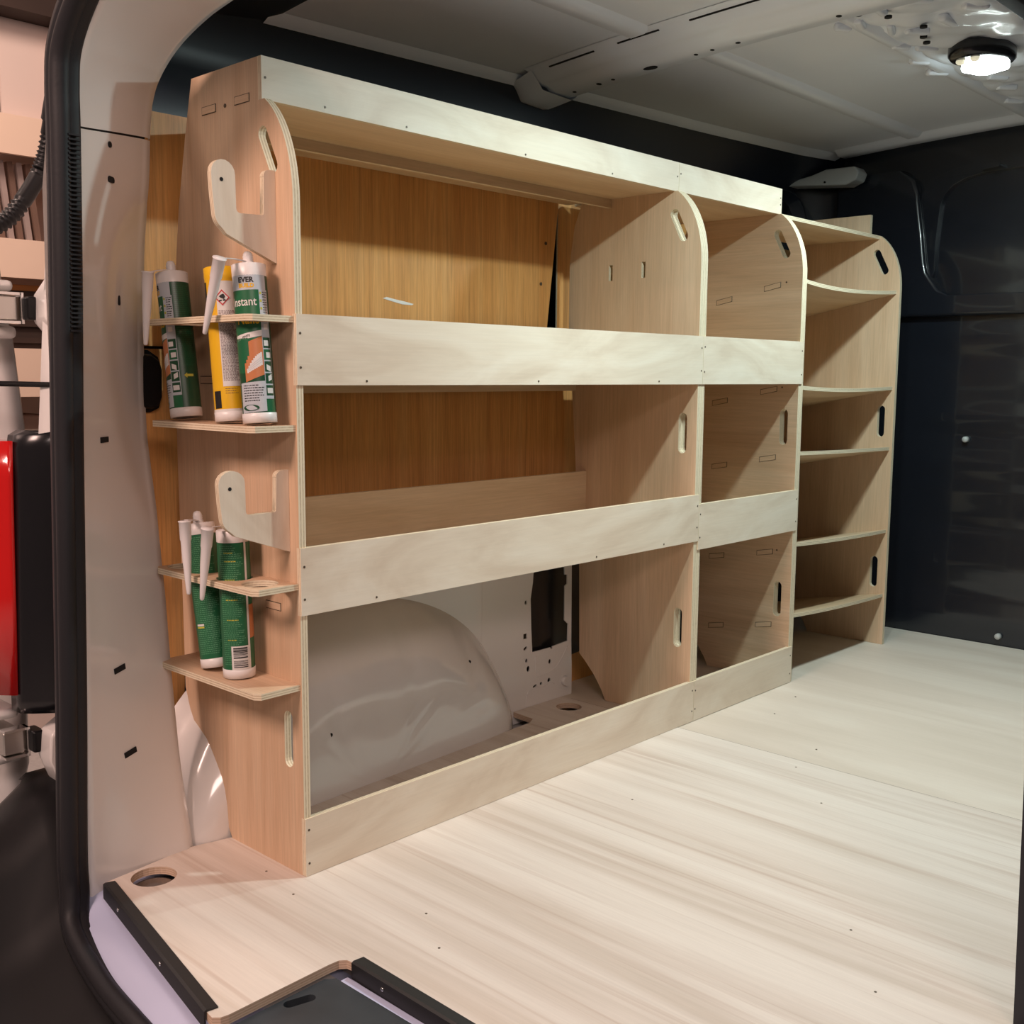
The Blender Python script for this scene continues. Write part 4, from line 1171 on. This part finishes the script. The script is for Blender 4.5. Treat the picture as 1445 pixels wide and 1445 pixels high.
for pts in ([(-0.128, 0.918), (-0.150, 0.898), (-0.172, 0.866), (-0.174, 0.826), (-0.158, 0.806), (-0.130, 0.792)], [(-0.150, 0.204), (-0.170, 0.188), (-0.196, 0.172), (-0.200, 0.132), (-0.186, 0.090), (-0.160, 0.055)]):
    g = G().prism('y', 0.405, 0.452, pts, mi_edge=0)
    build(g, 'hinge_flare', ['white'], oc, bevel=0.012, bseg=4)

# open rear door
dr = empty('door_1', (-0.4, 0.63, -0.02), kind='structure'); dr['label'] = 'white rear door swung open beyond the seal'
rows = []
for z, xe in ((-0.02, -0.175), (0.03, -0.160), (0.06, -0.152), (0.18, -0.150), (0.50, -0.136), (0.645, -0.130), (0.80, -0.143), (0.86, -0.155), (0.91, -0.158), (0.974, -0.163), (1.10, -0.175), (1.22, -0.20)):
    rows.append([(xe + 0.01, 0.68, z), (xe + 0.004, 0.615, z), (xe - 0.004, 0.605, z), (xe - 0.03, 0.600, z), (xe - 0.045, 0.612, z), (xe - 0.10, 0.618, z), (xe - 0.5, 0.66, z), (xe - 0.78, 0.70, z), (xe - 0.78, 0.74, z)])
build(G().grid(rows), 'door_skin', 'white', dr)
for zc, sgn in ((0.845, 1), (0.153, -1)):
    h = empty('hinge', (-0.19, 0.5, zc), parent=dr)
    xo = 0.0 if sgn > 0 else -0.024
    g = G().box(-0.186 + xo, -0.166 + xo, 0.440, 0.480, zc - 0.018, zc + 0.018)
    build(g, 'hinge_pin', 'black_plastic', h, bevel=0.004)
    g = G().box(-0.225 + xo, -0.186 + xo, 0.455, 0.475, zc - 0.024, zc - 0.020); g.box(-0.225 + xo, -0.186 + xo, 0.455, 0.475, zc + 0.020, zc + 0.024); g.box(-0.190 + xo, -0.186 + xo, 0.453, 0.476, zc - 0.024, zc + 0.024)
    build(g, 'hinge_strap', 'chrome', h)
    g = G().box(-0.225 + xo, -0.192 + xo, 0.462, 0.60, zc - 0.019, zc + 0.019)
    build(g, 'hinge_block', 'steel', h, bevel=0.003)
    g = G().box(-0.23 + xo, -0.178 + xo, 0.500, 0.58, zc - 0.046, zc - 0.026); g.box(-0.23 + xo, -0.180 + xo, 0.500, 0.58, zc + 0.028, zc + 0.046)
    build(g, 'hinge_ear', 'white', h, bevel=0.008, bseg=3)
g = G().tube([(-0.60, 0.60, 0.735), (-0.30, 0.50, 0.730), (-0.158, 0.40, 0.727)], 0.0042, 8)
build(g, 'check_rod', 'black_plastic', dr)

# corrugated cable conduit
cc = empty('cable_conduit', (-0.15, 0.40, 0.95), 'black corrugated cable conduit looping from the door frame to the open door', 'conduit')
cpath = catmull([(-0.172, 0.340, 1.145), (-0.172, 0.360, 1.110), (-0.177, 0.370, 1.070), (-0.189, 0.370, 1.038), (-0.213, 0.370, 0.999), (-0.240, 0.370, 0.966), (-0.275, 0.375, 0.950), (-0.32, 0.41, 0.955), (-0.38, 0.50, 0.975)], 16)
g = G().tube(cpath, lambda k: (0.0135 if k % 3 == 0 else 0.0108) if (k < 50 or k > 66) and k > 22 else 0.0125, 14)
build(g, 'conduit_hose', 'black_plastic', cc)
g = G().tube([(-0.178, 0.312, 1.175), (-0.174, 0.335, 1.150), (-0.172, 0.358, 1.115)], 0.0150, 14)
build(g, 'conduit_boot', 'rubber', cc)

# tail lamp
tl = empty('tail_lamp', (-0.19, 0.45, 0.2), 'red tail lamp in a black housing on the rear body corner', 'tail lamp')
g = G()
rows = []
for z, gx in ((0.205, 0.0), (0.225, 0.0), (0.40, 0.006), (0.58, 0.012), (0.628, 0.012), (0.648, 0.016), (0.656, 0.03)):
    rows.append([(-0.228 + gx, 0.475, z), (-0.226 + gx, 0.445, z), (-0.214 + gx, 0.430, z), (-0.160, 0.385, z), (-0.130, 0.40, z), (-0.12, 0.48, z)])
g.grid(rows, closed=True); n0 = (len(rows) - 1) * 6
g.face([n0 + k for k in range(6)]); g.face([k for k in range(6)][::-1])
build(g, 'lamp_housing', 'black_gloss', tl)
g = G(); rows = []
for z, gx in ((0.235, 0.0), (0.40, 0.005), (0.58, 0.010), (0.640, 0.012)):
    rows.append([(-0.229 + gx, 0.446, z), (-0.236 + gx, 0.452, z), (-0.290 + gx, 0.52, z), (-0.285 + gx, 0.54, z), (-0.215, 0.53, z), (-0.212, 0.48, z)])
g.grid(rows, closed=True); n0 = (len(rows) - 1) * 6
g.face([n0 + k for k in range(6)]); g.face([k for k in range(6)][::-1])
build(g, 'lamp_lens', 'red', tl)

# bumper
bp = empty('bumper', (-0.35, 0.2, -0.5), 'black plastic rear bumper below the tail lamp', 'bumper')
def bump_rows():
    rows = []
    for k, (y, x0, zt) in enumerate([(0.56, -0.20, 0.020), (0.53, -0.245, 0.040), (0.49, -0.262, 0.050), (0.45, -0.268, 0.055), (0.40, -0.272, 0.050), (0.34, -0.282, 0.000), (0.30, -0.292, -0.07), (0.24, -0.305, -0.110), (0.10, -0.325, -0.140), (-0.10, -0.345, -0.145), (-0.5, -0.355, -0.145), (-1.2, -0.36, -0.145)]):
        rows.append([(-0.10, y, zt + 0.035), (-0.19, y, zt + 0.034), (x0 + 0.045, y, zt + 0.018), (x0 + 0.005, y, zt - 0.012), (x0 - 0.065, y, zt - 0.030), (x0 - 0.10, y, zt - 0.045), (x0 - 0.125, y, zt - 0.09), (x0 - 0.13, y, zt - 0.26), (x0 - 0.09, y, -0.50)])
    return rows
build(G().grid(bump_rows()), 'bumper_skin', 'black_plastic', bp)

# garage: ground, wall, shelving
g = G().box(-4.0, 3.5, 0.5, 4.2, -0.58, -0.55); g.box(-4.0, 3.5, -3.0, 0.5, -0.58, -0.55)
gr = build(g, 'ground', 'concrete'); gr['kind'] = 'structure'; gr['label'] = 'pale garage floor'
g = G().box(-1.5, 3.2, 3.0, 3.08, -0.55, 2.8)
wb = build(g, 'wall_back', 'plaster'); wb['kind'] = 'structure'; wb['label'] = 'pink-toned garage wall'

su = empty('storage_shelf', (0.8, 2.5, -0.55), 'timber storage shelving against the garage wall', 'shelving')
for x in (0.05, 0.79, 1.55):
    g = G().box(x, x + 0.05, 2.42, 2.47, -0.55, 2.05); build(g, 'upright', 'peach' if x != 0.79 else 'brown', su)
for z0, z1 in ((1.45, 1.575), (1.055, 1.18), (0.665, 0.825), (-0.30, -0.18)):
    g = G().box(0.0, 1.65, 2.40, 2.418, z0, z1); build(g, 'fascia_board', 'peach', su)
    g = G().box(0.0, 1.65, 2.418, 2.90, z1 - 0.03, z1 - 0.005); build(g, 'shelf_board', 'peach', su)
g = G().box(0.0, 1.65, 2.36, 2.95, 1.895, 2.06); build(g, 'top_beam', 'darkbrown', su)
g = G().box(-0.02, 1.62, 2.395, 2.399, -0.55, -0.32); build(g, 'kick_board', 'sheet', su)
# sheet of board leaning in the top bay, slats in the next, dark slats lower
g = G().box(0.625, 1.30, 2.472, 2.487, 1.571, 1.894); o = build(g, 'plasterboard', 'sheet'); tag(o, 'large pale board sheet standing on the top garage shelf', 'board')
g = G().box(0.30, 0.612, 2.472, 2.487, 1.571, 1.885); o = build(g, 'plasterboard', 'slat'); tag(o, 'grey-brown board standing left of the pale sheet on the top garage shelf', 'board')
for k in range(9):
    x = 0.48 + 0.030 * k
    g = G(Matrix.Translation((x, 2.475, 1.177)) @ Matrix.Rotation(math.radians(-6), 4, 'Y'))
    g.box(0, 0.017, 0, 0.03, 0.0, 0.262)
    o = build(g, 'timber_offcut', 'slat' if k % 2 else 'brown'); tag(o, '%s thin %s slat from the left in the leaning row on the garage shelf' % (('first', 'second', 'third', 'fourth', 'fifth', 'sixth', 'seventh', 'eighth', 'ninth')[k], 'grey' if k % 2 else 'brown'), 'slat', 'slats on the middle garage shelf')
g = G().box(0.50, 0.85, 2.49, 2.70, 0.8205, 1.02); g.box(0.50, 0.85, 2.475, 2.49, 0.845, 0.862); g.box(0.50, 0.85, 2.475, 2.49, 0.90, 0.915); o = build(g, 'slatted_crate', 'darkbrown'); tag(o, 'dark slatted crate on the garage shelf behind the hinge', 'crate')
g = G().box(0.52, 0.83, 2.50, 2.55, 1.0205, 1.0405); o = build(g, 'timber_strip', 'orange_box'); tag(o, 'orange lath lying across the dark slatted crate', 'lath')
g = G().box(0.20, 0.76, 2.48, 2.80, -0.183, 0.60); o = build(g, 'storage_chest', 'brown', bevel=0.01); tag(o, 'dark brown chest on the lowest garage shelf', 'chest')
